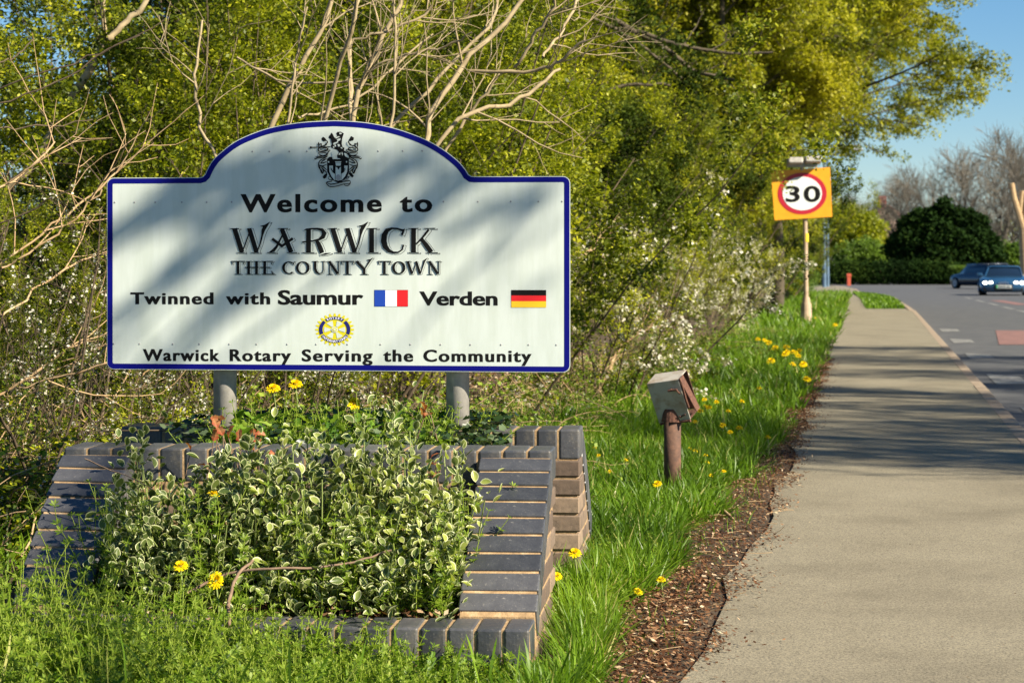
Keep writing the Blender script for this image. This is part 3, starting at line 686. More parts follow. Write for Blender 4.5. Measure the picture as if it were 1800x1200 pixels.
    poly_obj('shield_field', c([[(600, 715), (665, 712), (665, 830), (700, 850), (700, 980), (640, 900), (605, 820)], [(865, 712), (925, 715), (915, 820), (880, 900), (815, 975), (815, 850), (865, 825)],
        [(712, 735), (740, 745), (760, 790), (790, 745), (806, 735), (806, 970), (712, 970)], [(712, 668), (806, 668), (800, 715), (718, 715)], [(700, 640), (815, 640), (805, 662), (712, 662)], [(575, 635), (602, 635), (602, 662), (575, 662)],
        [(895, 635), (915, 635), (915, 660), (895, 660)], [(715, 600), (800, 600), (780, 585), (735, 585)]]), M['signwhite'], .0014, None, crest)
    th = (M['signback'])
    poly_obj('shield_charge', c([[(760 + 42 * math.cos(t / 10 * 6.283), 925 + 58 * math.sin(t / 10 * 6.283)) for t in range(10)]]), th, .0022, None, crest)
    # crest figure above the helm: bear and staff
    fills = [[(620, 170), (640, 132), (665, 165), (690, 215), (680, 260), (655, 330), (640, 300), (630, 250), (588, 225), (600, 190)],
             [(690, 225), (740, 190), (722, 150), (745, 122), (800, 118), (858, 150), (840, 200), (825, 250), (820, 330), (835, 390), (870, 400), (860, 450), (900, 470), (985, 560), (945, 600), (750, 600), (735, 540), (770, 480), (740, 440), (640, 400), (625, 370), (655, 330)],
             [(465, 235), (490, 205), (525, 225), (560, 275), (500, 290), (468, 262)], [(940, 270), (985, 195), (1035, 225), (1025, 270), (965, 285)],
             [(490, 900), (525, 860), (570, 860), (550, 925), (515, 945), (488, 925)], [(955, 820), (1000, 850), (1035, 900), (1005, 925), (960, 890)], [(560, 600), (600, 560), (650, 560), (660, 605)]]
    poly_obj('crest_fill', c(fills), M['black'], .0008, None, crest)
    poly_obj('crest_gap', c([[(700, 215), (765, 198), (790, 208), (720, 240)], [(670, 320), (755, 285), (762, 305), (680, 350)], [(735, 250), (800, 232), (795, 270), (745, 290)], [(775, 140), (815, 138), (820, 160), (785, 165)],
        [(690, 350), (715, 345), (725, 375), (700, 385)], [(745, 335), (785, 340), (790, 375), (755, 380)], [(665, 370), (690, 380), (690, 405), (668, 400)], [(645, 470), (720, 460), (735, 510), (700, 570), (665, 595), (650, 540)],
        [(770, 500), (800, 480), (798, 520), (765, 530)], [(805, 385), (835, 400), (830, 420), (800, 405)], [(860, 490), (900, 500), (970, 570), (935, 580), (880, 550)], [(825, 470), (845, 510), (835, 540), (815, 500)]]), M['signwhite'], .0018, None, crest)
    ln((268, 393), (620, 383), w=16); ln((262, 393), (292, 393), w=34); ln((628, 165), (665, 345), w=20)
    for sx in (0, 1):
        f = (lambda p: [(1500 - x + 12, y) for x, y in p]) if sx else (lambda p: p)
        for pts in ([(560, 300), (550, 350), (480, 370), (425, 400), (410, 440), (430, 460), (520, 460), (620, 430)], [(415, 300), (430, 340), (460, 330), (455, 390), (410, 400)], [(415, 300), (412, 350), (420, 400)],
                    [(440, 420), (500, 400), (560, 405), (575, 430), (500, 445), (440, 430)], [(415, 480), (430, 520), (500, 540), (560, 520), (540, 490), (450, 480), (415, 480)], [(360, 560), (420, 550), (500, 545), (570, 555)],
                    [(345, 575), (355, 600), (400, 575), (500, 572), (560, 560)], [(560, 565), (480, 600), (430, 640), (415, 700), (430, 760), (470, 800), (480, 850)], [(560, 590), (500, 620), (450, 670)], [(430, 700), (480, 720), (560, 690)],
                    [(430, 710), (500, 740), (560, 790)], [(470, 745), (520, 800), (560, 830)], [(440, 670), (500, 665), (560, 640)], [(430, 700), (450, 790), (480, 850), (500, 800), (460, 740)], [(555, 270), (570, 310), (500, 370)], [(620, 450), (580, 480), (560, 560)],
                    [(540, 830), (560, 860), (520, 880)]):
            cv(f(pts), 7, 20)
    for pts in ([(600, 905), (585, 930), (610, 960), (650, 965), (640, 990), (570, 1000), (555, 1025), (600, 1075), (650, 1085), (750, 1070), (850, 1040), (950, 1030), (975, 1005), (955, 975), (860, 965)],
                [(570, 1000), (600, 1035), (700, 1030), (800, 1005), (880, 985), (960, 985)], [(870, 1030), (880, 1060), (930, 1065), (970, 1030), (975, 1005)], [(600, 905), (640, 920), (650, 960)], [(860, 945), (920, 940), (955, 910), (930, 905), (900, 935)]):
        cv(pts, 8, 16)
    for i in range(13): ln((625 + i * 24, 1062 - i * 5.2), (634 + i * 24, 1036 - i * 4.6), w=9)
    ln((630, 750), (665, 810), (712, 835), w=10); ln((630, 770), (670, 835), (710, 860), w=8); ln((885, 755), (850, 810), (806, 830), w=10); ln((890, 775), (850, 835), (808, 858), w=8)
    ln((690, 720), (690, 800), w=8); ln((830, 720), (830, 800), w=8); ln((600, 705), (660, 705), w=12); ln((850, 705), (915, 705), w=12)
    poly_obj('crest_line_work', c(stroke_polys(L)), M['black'], .0026, None, crest)
    # rivet heads showing as dimples along the rails
    pts = [(x, 266) for x in (445, 475, 510, 541, 666, 709, 743)] + [(x, 355) for x in (201, 236, 273, 320, 364, 408, 780, 840, 897, 945, 986)] + [(x, 605 + .0 * x) for x in (199, 245, 304, 351, 404, 452, 506, 557, 612, 670, 722, 775, 827, 880, 928, 976)]
    me_ = []
    for x, y in pts:
        a = Vector(sp(x, y, .0004)); V = [a + Vector((.0032 * math.cos(t * 1.047), 0, .0032 * math.sin(t * 1.047))) for t in range(6)] + [a + Vector((.0017 * math.cos(t * 1.047), -.0014, .0017 * math.sin(t * 1.047))) for t in range(6)]
        me_.append((V, [(i, (i + 1) % 6, (i + 1) % 6 + 6, i + 6) for i in range(6)] + [tuple(range(6, 12))]))
    link('rivet_heads', join_me('rivet_heads', me_), sign, M['signback'], 'stuff')
make_sign()

# ------------------------------------------------------------------ leaning floodlight box on a rusty post
def make_box():
    Y = 10.7; b = P(1182, 888, Y); t = P(1182, 735, Y)
    lamp = empty('rusty_floodlight', 'weathered white metal floodlight box tilted on a short rusty pipe in the verge grass', 'floodlight', (b.x, Y, 0))
    off = Vector((b.x, Y, 0))
    V, Fc = cylvf((0, 0, -.05), (0, 0, t.z + .03), .041, .040, 24); me = pymesh('post', V, Fc)
    for p in me.polygons: p.use_smooth = len(p.vertices) == 4
    link('post', me, lamp, M['rust'])
    k = Y / F
    U = Vector((.142, -.075, .024)); Vv = Vector((-.062, -.05, .188)); D = -(U.cross(Vv)).normalized(); D = D if D.y > 0 else -D; D = D * .115
    o = P(1159, 744, Y) - off + Vector((0, .01, 0))
    T = .004
    def panel(o_, a, b_, n_, th, name, m_, lab=None):
        n_ = n_.normalized() * th; q = [o_, o_ + a, o_ + a + b_, o_ + b_]; V = [*q, *[p + n_ for p in q]]
        me = pymesh(name, V, [(0, 1, 2, 3), (7, 6, 5, 4), (0, 4, 5, 1), (1, 5, 6, 2), (2, 6, 7, 3), (3, 7, 4, 0)])
        bm = bmesh.new(); bm.from_mesh(me); bmesh.ops.recalc_face_normals(bm, faces=bm.faces[:]); bmesh.ops.bevel(bm, geom=bm.edges[:], offset=.0012, segments=1, affect='EDGES'); bm.to_mesh(me); bm.free()
        return link(name, me, lamp, m_, label=lab)
    nU = U.normalized(); nV = Vv.normalized(); nD = D.normalized()
    panel(o, U, Vv, nD, T, 'front_panel', M['boxpaint'])
    panel(o + Vv + nD * .0045, U, D, -nV, T, 'top_panel', M['boxpaint'])
    panel(o + nD * .0045 + nV * .006, D, Vv * .94, nU, T, 'side_panel', M['boxpaint'])
    panel(o + nD * .0045, U, D, nV, T, 'bottom_panel', M['edgerust'])
    panel(o + D + nD * .006 + nV * .004, U, Vv * .95, nD, T, 'back_panel', M['edgerust'])
    # side lid hanging ajar on the right
    hinge = o + U + Vv + nU * .004 + nV * .003
    low = D * .42 + nU * .022 - Vv * .90
    panel(hinge, D * .42, low - D * .2, nU, .005, 'side_lid', M['edgerust'], 'rusted side lid hanging ajar')
    # handle bracket, catch and rust-eaten rim
    h0 = o + U * .72 + Vv * .80; me = []
    me.append(cylvf(h0, h0 - nD * .022, .004, .004, 8)); me.append(cylvf(h0 - nD * .022 - nU * .012, h0 - nD * .020 + nU * .034, .0055, .0055, 8)); me.append(cylvf(h0 + nU * .028 - nD * .02, h0 + nU * .032 - nD * .0 - nV * .03, .004, .004, 8))
    link('handle', join_me('handle', me), lamp, M['edgerust'])
    c0 = o + U * .72 + Vv * .09; me = [cylvf(c0, c0 + nU * .03 + nV * .012 - nD * .006, .004, .003, 8), cylvf(c0 - nD * .003, c0 - nD * .010 + nV * .010, .0035, .003, 8)]
    link('catch', join_me('catch', me), lamp, M['edgerust'])
    rim = [o + U * 1.01 + Vv * t + nD * .006 + nU * (.003 + .004 * random.random()) for t in (.98, .86, .74, .62, .5, .38, .27)]
    link('rust_edge', join_me('rust_edge', [cylvf(rim[i], rim[i + 1], .004 + .003 * random.random(), .005, 6) for i in range(len(rim) - 1)] + [cylvf(o + U * .02 - nV * .004, o + U * .99 - nV * .006, .0055, .007, 8)]), lamp, M['edgerust'])
    V, Fc = cylvf(t - off + Vector((0, 0, -.015)), t - off + Vector((0, 0, .045)), .052, .048, 20); link('collar', pymesh('collar', V, Fc), lamp, M['edgerust'])
make_box()

# ------------------------------------------------------------------ 30 sign
def make_thirty():
    Y = 40.7; k = Y / F; b = P(1418, 578, Y)
    t = empty('speed_limit_sign', 'red ringed 30 speed limit roundel on an orange yellow board beside the footpath', 'road sign', (b.x, Y, 0))
    L = lambda px, py, d=0: Vector(((px - 1418) * k, -d, CH + (HY - py) * k))
    for (z0, z1, r, nm, m_) in ((-.1, L(0, 533).z, .115, 'pole_base', M['polepaint']), (L(0, 533).z, L(0, 522).z, .075, 'pole_base', M['polepaint']), (L(0, 522).z, L(0, 300).z, .042, 'pole', M['polepaint']), (L(0, 425).z, L(0, 410).z, .046, 'pole_band', M['yellowband'])):
        V, Fc = cylvf((0 if nm != 'x' else 0, .08, z0), (-.03 if nm == 'pole' else 0, .08, z1), r, r * (.8 if nm == 'pole_base' else 1), 16); me = pymesh(nm, V, Fc)
        link(nm, me, t, m_)
    q = [(1355.5, 301), (1459, 294), (1463, 381), (1361.5, 387)]
    V = [L(x, y, .0) for x, y in q] + [L(x, y, -.012) for x, y in q]
    link('backboard', pymesh('backboard', V, [(0, 1, 2, 3), (7, 6, 5, 4), (0, 4, 5, 1), (1, 5, 6, 2), (2, 6, 7, 3), (3, 7, 4, 0)]), t, M['plateyellow'])
    def disc(rx, ry, m_, d, nm):
        V = [L(1410.2 + rx * math.cos(i * math.pi / 20), 340.2 + ry * math.sin(i * math.pi / 20), d) for i in range(40)]; link(nm, pymesh(nm, V, [tuple(range(39, -1, -1))]), t, m_)
    disc(43, 36.5, M['platered'], .006, 'roundel_ring'); disc(34.5, 29.5, M['platewhite'], .010, 'roundel_face')
    for s, x0, x1 in (('3', 1381, 1406), ('0', 1412.5, 1442)):
        V, Fc = text_mesh(s, .022, 1); xa, xb = V[:, 0].min(), V[:, 0].max(); ya, yb_ = V[:, 1].min(), V[:, 1].max()
        W_ = [L(x0 + (v[0] - xa) / (xb - xa) * (x1 - x0), 355.5 - (v[1] - ya) / (yb_ - ya) * 29, .014) for v in V]
        link('numeral', pymesh('numeral', W_, Fc), t, M['black'])
    # lamp heads on top of the board
    for (x0, x1, y0, y1) in ((1382, 1408, 279, 290), (1412, 1441, 277, 288)):
        me = bevel_box('lamp_head', (x1 - x0) * k, .22, (y1 - y0) * k, .02, 2); o = link('lamp_head', me, t, M['galv']); o.location = L((x0 + x1) / 2, (y0 + y1) / 2, .16); o.rotation_euler = (rad(-12), 0, rad(4))
    V, Fc = cylvf(L(1409, 300, -.05), L(1410, 286, .12), .035, .03, 10); link('lamp_bracket', pymesh('lamp_bracket', V, Fc), t, M['signback'])
    V, Fc = boxvf(-.36, .18, -.12, .0, L(0, 294).z, L(0, 290).z); link('lamp_tray', pymesh('lamp_tray', V, Fc), t, M['signback'])
make_thirty()

# ------------------------------------------------------------------ far street furniture, cars, house
def make_far():
    for (px, w, lab) in ((1449, 6, 'blue grey lamp column, left one of the close pair beyond the speed limit sign'), (1455, 5, 'slimmer blue grey lamp column, right one of the close pair beyond the speed limit sign')):
        Y = 126 if px == 1449 else 130; b = P(px, 505, Y)
        t = empty('lamp_column', lab, 'lamp post', (b.x, Y, 0)); r = w / 2 * Y / F
        for (z0, z1, rr, nm) in ((-.1, 1.35, r * 1.25, 'column_base'), (1.35, 7.4, r * .85, 'column')):
            V, Fc = cylvf((0, 0, z0), (0, 0, z1), rr, rr * .85, 12); link(nm, pymesh(nm, V, Fc), t, M['lampblue'])
        V, Fc = cylvf((0, 0, 7.38), (1.3, -.2, 7.8), .05, .04, 8); link('arm', pymesh('arm', V, Fc), t, M['lampblue'])
        o = link('lantern', bevel_box('lantern', .7, .28, .14, .04, 2), t, M['signback']); o.location = (1.6, -.25, 7.82)
    # street nameplate on two legs
    Y = 168; a = P(1624, 489, Y); k = Y / F
    t = empty('street_nameplate', 'low blue and white street nameplate in front of the dark hedge', 'sign', (a.x, Y, -.1))
    o = link('plate', bevel_box('plate', 26 * k, .05, 7.5 * k, .01), t, plain('nameplate_blue', (.05, .09, .28), .5)); o.location = (0, 0, .75)
    o = link('plate_face', bevel_box('plate_face', 22 * k, .02, 4.5 * k, .004), t, plain('nameplate_pale', (.42, .48, .66), .5)); o.location = (0, -.036, .76)
    for s in (-1, 1):
        V, Fc = boxvf(s * 11.5 * k - .03, s * 11.5 * k + .03, .03, .09, 0, .95); link('leg', pymesh('leg', V, Fc), t, M['signback'])
    # brick gate pier and red post
    Y = 165; a = P(1672.5, 490, Y); t = empty('gate_pier', 'square red brick gate pier between the dark hedge and the parked estate car', 'pier', (a.x, Y, -.16))
    m_ = noisy('red_pier_brick', [(.3, (.12, .035, .025)), (.7, (.22, .07, .05))], 20, 4, .9, .3, .01)
    o = link('pier_shaft', bevel_box('pier_shaft', .62, .62, 1.05, .01), t, m_); o.location = (0, 0, .52)
    o = link('pier_cap', bevel_box('pier_cap', .72, .72, .09, .02), t, m_); o.location = (0, 0, 1.095)
    Y = 150; a = P(1492, 491, Y); t = empty('red_post', 'small orange red hydrant marker post against the far hedge', 'post', (a.x, Y, -.16))
    m_ = plain('orange_red_paint', (.42, .07, .03), .6)
    o = link('post_body', bevel_box('post_body', .24, .16, .62, .02), t, m_); o.location = (0, 0, .31)
    o = link('post_head', bevel_box('post_head', .32, .12, .22, .03), t, m_); o.location = (0, 0, .74)
    # house behind the trees
    Y = 235; k = Y / F; h = empty('brick_house', 'pinkish house with red tiled gable roof behind the bright hedge', 'house', (P(1560, 420, Y).x, Y, 0))
    wall = noisy('pink_render', [(.3, (.42, .26, .20)), (.7, (.55, .38, .31))], 1, 4, .9, .2, .02); roofm = noisy('red_roof_tiles', [(.3, (.20, .06, .05)), (.7, (.34, .12, .10))], 2.5, 5, .9, .4, .03)
    W_, Dp, ze, zr = 3.4, 7.0, 4.6, 7.4
    V = [(-W_, 0, 0), (W_, 0, 0), (W_, 0, ze), (0, 0, zr), (-W_, 0, ze), (-W_, Dp, 0), (W_, Dp, 0), (W_, Dp, ze), (0, Dp, zr), (-W_, Dp, ze)]
    link('wall', pymesh('wall', V, [(0, 1, 2, 3, 4), (9, 8, 7, 6, 5), (1, 6, 7, 2), (0, 4, 9, 5)]), h, wall)
    rf = []
    for s in (-1, 1):
        e = Vector((s * (W_ + .35), -.3, ze - .26)); r_ = Vector((0, -.3, zr + .05)); up = Vector((s * .12, 0, .16))
        q = [e, r_, r_ + up, e + up]; V = q + [p + Vector((0, Dp + .6, 0)) for p in q]; rf.append((V, [(0, 1, 2, 3), (7, 6, 5, 4), (0, 4, 5, 1), (1, 5, 6, 2), (2, 6, 7, 3), (3, 7, 4, 0)]))
    roof = link('roof', join_me('roof', rf), h, roofm)
    V, Fc = boxvf(-.4, .4, 3, 3.8, zr - .4, zr + 1.2); link('chimney', pymesh('chimney', V, Fc), roof, roofm)
    V, Fc = boxvf(-2.1, -.7, -.06, .0, 3.0, 4.2); wn_ = link('window', pymesh('window', V, Fc), h, M['platewhite'])
    V, Fc = boxvf(-1.98, -1.45, -.09, -.062, 3.1, 4.1); link('pane', pymesh('pane', V, Fc), wn_, plain('dark_glass', (.02, .025, .03), .1)); V, Fc = boxvf(-1.35, -.82, -.09, -.062, 3.1, 4.1); link('pane', pymesh('pane', V, Fc), wn_, bpy.data.materials['dark_glass'])

def loft(name, secs, mir=True):
    """secs: list of (y, [(x,z)...]) half profiles from bottom centre line outwards and up to the top centre; mirrored in x"""
    V = []; n = len(secs[0][1]); full = 2 * n
    for y, pr in secs:
        V += [(x, y, z) for x, z in pr] + [(-x, y, z) for x, z in reversed(pr)]
    Fc = []
    for s in range(len(secs) - 1):
        for i in range(full): j = (i + 1) % full; Fc.append((s * full + i, s * full + j, (s + 1) * full + j, (s + 1) * full + i))
    Fc.append(tuple(range(full))); Fc.append(tuple(range(len(secs) * full - 1, (len(secs) - 1) * full - 1, -1)))
    me = pymesh(name, V, Fc, False); bm = bmesh.new(); bm.from_mesh(me); bmesh.ops.remove_doubles(bm, verts=bm.verts[:], dist=.0005); bmesh.ops.recalc_face_normals(bm, faces=bm.faces[:]); bm.to_mesh(me); bm.free()
    for p in me.polygons: p.use_smooth = True
    return me
def wheel(car, x, y, r, w, rimm):
    me = bevel_box; V, Fc = cylvf((-w / 2, 0, 0), (w / 2, 0, 0), r, r, 28); s = 1 if x > 0 else -1
    wh = link('wheel', pymesh('wheel', V, Fc), car, M['tyre']); wh.location = (x, y, r)
    V, Fc = cylvf((s * w * .5, 0, 0), (s * (w * .5 + .012), 0, 0), r * .68, r * .62, 24); link('rim', pymesh('rim', V, Fc), wh, rimm)
    for i in range(5):
        a = i * 2 * math.pi / 5; V, Fc = cylvf((s * (w * .5 + .02), 0, 0), (s * (w * .5 + .02), math.cos(a) * r * .64, math.sin(a) * r * .64), .035, .03, 6); link('spoke', pymesh('spoke', V, Fc), wh, M['rimsilver'])
def make_cars():
    M['tyre'] = plain('tyre_rubber', (.012, .012, .012), .8); M['rimsilver'] = plain('rim_silver', (.4, .4, .42), .35, .8); M['rimdark'] = plain('rim_dark', (.05, .05, .05), .4, .5)
    M['carblue'] = plain('blue_car_paint', (.028, .095, .19), .22, .35); M['carblue'].node_tree.nodes['Principled BSDF'].inputs['Coat Weight'].default_value = .6
    M['glassdark'] = plain('car_glass', (.010, .022, .045), .06); M['cblack'] = plain('car_black_trim', (.012, .014, .016), .5)
    M['headlamp'] = plain('lit_headlamp', (.9, .9, .8), .2, emit=((1, .97, .82), 3.2)); M['plate'] = plain('white_number_plate', (.72, .74, .70), .5); M['plateg'] = plain('green_plate_band', (.02, .35, .12), .5)
    M['skin'] = plain('skin', (.45, .27, .19), .6); M['shirt'] = plain('driver_dark_top', (.03, .03, .04), .8)
    Y = 99; a = P(1765, 513, Y)
    car = empty('blue_sports_car', 'low blue sports car with lit headlamps coming towards the camera', 'car', (a.x, Y, -.10), rad(-13) + math.atan(.16) * 0)
    W = 1.03
    def pr(w, zb, zs, zt, wt): return [(0, zb), (w * .86, zb), (w * .98, zb + .10), (w, (zb + zs) / 2), (w * .97, zs), (wt, zt), (0, zt + .015)]
    body = [(-2.22, pr(W * .70, .24, .42, .50, W * .5)), (-2.12, pr(W * .88, .17, .52, .60, W * .66)), (-1.85, pr(W * .97, .14, .62, .68, W * .72)), (-1.35, pr(W, .14, .72, .76, W * .72)), (-.9, pr(W, .14, .74, .83, W * .74)), (-.2, pr(W * .98, .14, .76, .86, W * .76)),
            (.9, pr(W * .98, .14, .80, .86, W * .78)), (1.5, pr(W, .15, .84, .88, W * .76)), (2.0, pr(W * .95, .2, .80, .84, W * .72)), (2.2, pr(W * .85, .3, .70, .74, W * .6))]
    link('body', loft('body', body), car, M['carblue'])
    def cab(wb, zb, wt, zt): return [(0, zb), (wb, zb), (wb * .985, zb + .02), ((wb + wt) / 2, (zb + zt) / 2), (wt + .03, zt - .03), (wt - .06, zt), (0, zt + .02)]
    link('cabin', loft('cabin', [(-1.02, cab(.80, .78, .76, .82)), (-.25, cab(.84, .80, .63, 1.22)), (.35, cab(.84, .82, .62, 1.25)), (1.0, cab(.82, .84, .60, 1.12)), (1.7, cab(.72, .82, .60, .88))]), car, M['glassdark'])
    link('roof', loft('roof', [(-.36, [(0, 1.225), (.50, 1.215), (.60, 1.20), (.64, 1.17), (.66, 1.18), (.60, 1.235), (0, 1.262)]), (.35, [(0, 1.25), (.50, 1.245), (.60, 1.22), (.64, 1.18), (.67, 1.19), (.60, 1.272), (0, 1.29)]), (1.05, [(0, 1.13), (.50, 1.11), (.58, 1.09), (.62, 1.05), (.64, 1.06), (.58, 1.15), (0, 1.17)])]), car, M['carblue'])
    for s in (-1, 1):
        V, Fc = cylvf((s * .79, -1.0, .80), (s * .66, -.30, 1.20), .035, .03, 8); link('windscreen_pillar', pymesh('windscreen_pillar', V, Fc), car, M['carblue'])
        V, Fc = boxvf(s * .46 if s > 0 else -.84, .84 if s > 0 else -.46, -2.19, -2.05, .48, .60); hl = link('headlight_housing', pymesh('headlight_housing', V, Fc), car, M['cblack'])
        for dx in (.53, .76):
            me = bmesh.new(); bmesh.ops.create_uvsphere(me, u_segments=12, v_segments=8, radius=.085); me = bmmesh('headlight', me, True); me.materials.append(M['headlamp'])
            o = link('headlight', me, hl); o.location = (s * dx, -2.18, .545); o.scale = (1.15, .4, .8)
        o = link('mirror', bevel_box('mirror', .22, .12, .14, .03, 2), car, M['carblue']); o.location = (s * 1.02, -.72, .90)
        o = link('air_intake', bevel_box('air_intake', .34, .06, .22, .03, 2), car, M['cblack']); o.location = (s * .66, -2.16, .30)
        for y in (-1.38, 1.35): wheel(car, s * .90, y, .34, .26, M['rimdark'])
    o = link('grille', bevel_box('grille', .78, .06, .26, .04, 2), car, M['cblack']); o.location = (0, -2.22, .34)
    o = link('number_plate', bevel_box('number_plate', .62, .02, .13, .004), car, M['plate']); o.location = (.02, -2.262, .38)
    o = link('plate_band', bevel_box('plate_band', .06, .012, .12, .002), car, M['plateg']); o.location = (-.26, -2.278, .38)
    for i in range(6):
        o = link('plate_character', bevel_box('plate_character', .045, .008, .085, .002), car, M['cblack']); o.location = (-.17 + i * .078 + (.03 if i > 3 else 0), -2.276, .38)
    for i in range(4):
        bm = bmesh.new(); bmesh.ops.create_circle(bm, segments=16, radius=.055); me = bmmesh('c', bm)
        V, Fc = [], []
        for j in range(16):
            t = j * math.pi / 8
            for rr, yy in ((.065, 0), (.05, 0), (.0575, -.012)): V.append((rr * math.cos(t), yy, rr * math.sin(t)))
        for j in range(16):
            q = j * 3; r_ = ((j + 1) % 16) * 3; Fc += [(q, r_, r_ + 2, q + 2), (q + 2, r_ + 2, r_ + 1, q + 1)]
        o = link('badge_ring', pymesh('badge_ring', V, Fc), car, M['rimsilver']); o.location = (-.135 + i * .09, -2.235, .53)
    # driver, seen through the windscreen: head, neck and shoulders as one skinned body
    dr = empty('person', 'driver in a dark top sitting behind the windscreen of the blue car', 'person', car.location, car.rotation_euler.z)
    me = bpy.data.meshes.new('body'); ed = [(0, 1), (1, 2), (2, 3), (3, 4), (2, 5), (5, 6), (6, 7), (2, 8), (8, 9), (9, 10), (0, 11), (11, 12), (0, 13), (13, 14)]
    vs = [(0, .22, .42), (0, .2, .68), (0, .18, .90), (0, .15, .99), (0, .12, 1.10), (.19, .16, .88), (.23, .0, .68), (.14, -.24, .74), (-.19, .16, .88), (-.23, .0, .68), (-.14, -.24, .74), (.11, -.2, .40), (.12, -.6, .34), (-.11, -.2, .40), (-.12, -.6, .34)]
    me.from_pydata(vs, ed, []); o = link('body', me, dr, M['skin']); o.location = (-.36, 0, 0)
    sk = o.modifiers.new('skin', 'SKIN'); 
    for i, r_ in enumerate((.13, .14, .11, .055, .10, .065, .045, .03, .065, .045, .03, .08, .05, .08, .05)): me.skin_vertices[0].data[i].radius = (r_, r_)
    me.skin_vertices[0].data[0].use_root = True
    o.modifiers.new('sub', 'SUBSURF').levels = 1
    # dark estate car parked side-on further back
    Y = 128; a = P(1727, 497, Y)
    c2 = empty('dark_estate_car', 'dark parked estate car with orange number plate half hidden behind the blue car', 'car', (a.x, Y, -.12), rad(200))
    M['carsilver'] = plain('dark_silver_paint', (.05, .06, .08), .25, .5)
    W = .92
    body = [(-2.2, pr(W * .85, .25, .66, .72, W * .7)), (-1.9, pr(W * .97, .2, .74, .80, W * .8)), (-1.0, pr(W, .2, .82, .90, W * .8)), (1.2, pr(W, .2, .86, .90, W * .8)), (2.0, pr(W, .25, .86, .92, W * .8)), (2.2, pr(W * .92, .35, .82, .88, W * .75))]
    link('body', loft('body', body), c2, M['carsilver'])
    link('cabin', loft('cabin', [(-1.15, cab(.80, .86, .76, .90)), (-.5, cab(.82, .86, .66, 1.38)), (1.4, cab(.82, .86, .66, 1.42)), (2.08, cab(.80, .86, .70, 1.02))]), c2, M['glassdark'])
    link('roof', loft('roof', [(-.6, [(0, 1.36), (.55, 1.36), (.64, 1.33), (.68, 1.32), (.70, 1.34), (.62, 1.42), (0, 1.44)]), (1.6, [(0, 1.38), (.55, 1.38), (.64, 1.35), (.68, 1.33), (.70, 1.35), (.62, 1.45), (0, 1.47)])]), c2, M['carsilver'])
    for s in (-1, 1):
        for y in (-1.4, 1.35): wheel(c2, s * .84, y, .33, .22, M['rimsilver'])
        o = link('tail_light', bevel_box('tail_light', .16, .05, .3, .02), c2, M['red']); o.location = (s * .74, 2.2, .85)
    o = link('number_plate', bevel_box('number_plate', .54, .02, .14, .004), c2, plain('orange_plate', (.75, .38, .02), .5)); o.location = (0, 2.235, .62)
make_far(); make_cars()

# ------------------------------------------------------------------ woody plants
def gz(x, Y):
    e = max(0, thicket_x(Y) - x); return min(e * .10, .5)
def copy_thing(src, loc, rz, sc, label, group):
    c = src.copy(); C.objects.link(c); c.location = loc; c.rotation_euler = (0, 0, rz); c.scale = sc if hasattr(sc, '__len__') else (sc, sc, sc)
    c['label'] = label; c['group'] = group
    for ch in src.children:
        d = ch.copy(); C.objects.link(d); d.parent = c
    return c
def shrub_proto(name, seed, H=3.0, stems=13, br=9, tw=6, nleaf=74, leaf=.030, mats=('barkbrown', 'hawthorn'), spread=.30, blossom=0, lean=.35, r0=.012, cat='shrub', clumpS=.45, leafname='foliage', twL=.36, brL=1.0, flowersize=.016):
    rng = np.random.default_rng(seed)
    P0 = np.c_[rng.normal(0, spread, (stems, 2)), np.full(stems, -.08)]
    D0 = np.c_[P0[:, :2] / max(spread, .01) * lean + rng.normal(0, .12, (stems, 2)), np.ones(stems)]
    L = H * rng.uniform(.65, 1.1, stems); A = grow(P0, D0, L, 8, .10, (0, 0, .03), rng); ra = taper(np.full(stems, r0) * rng.uniform(.7, 1.3, stems), 8)
    p, d, l, r = spawn(A, ra, br, .12, .98, .85, brL, .55, up=.12, rng=rng); B = grow(p, d, l, 6, .13, (0, 0, .05), rng); rb = taper(r, 6)
    p, d, l, r = spawn(B, rb, tw, .15, 1, .75, twL, .6, up=.08, rng=rng); T = grow(p, d, l, 4, .16, (0, 0, .04), rng); rt = taper(np.maximum(r*.8, .0014), 4, .4)
    V, Fq = tubes([(A, ra)], 6); V2, F2 = tubes([(B, rb), (T, rt)], 3)
    bm_ = npmesh('branches', np.concatenate([V]), Fq, 4, smooth=True)
    tm = npmesh('twigs', V2, F2, 4)
    t = empty(name, 'proto', cat)
    link('stem', bm_, t, M[mats[0]]); link('twigs', tm, t, M[mats[0]])
    c0 = scatter_on(T, max(1, nleaf // 10), .012, rng); cc = np.repeat(c0, 12, 0) + rng.normal(0, leaf * 1.0, (len(c0) * 12, 3))
    V, Fq, rr = leafquads(cc, leaf, rng, rnd=clump(cc, clumpS, rng))
    link(leafname, npmesh('foliage', V, Fq, 4, rr), t, M[mats[1]])
    if blossom:
        sel = rng.random(len(T)) < .55; c0 = scatter_on(T[sel], blossom, .008, rng, .2); keep = clump(c0, .5, rng) > .42; c0 = c0[keep]
        cc = np.repeat(c0, 4, 0) + rng.normal(0, flowersize * .5, (len(c0) * 4, 3))
        V, Fq, rr = leafquads(cc, flowersize, rng, wr=.9)
        link('blossom', npmesh('blossom', V, Fq, 4, rr), t, M['blossom'])
    return t
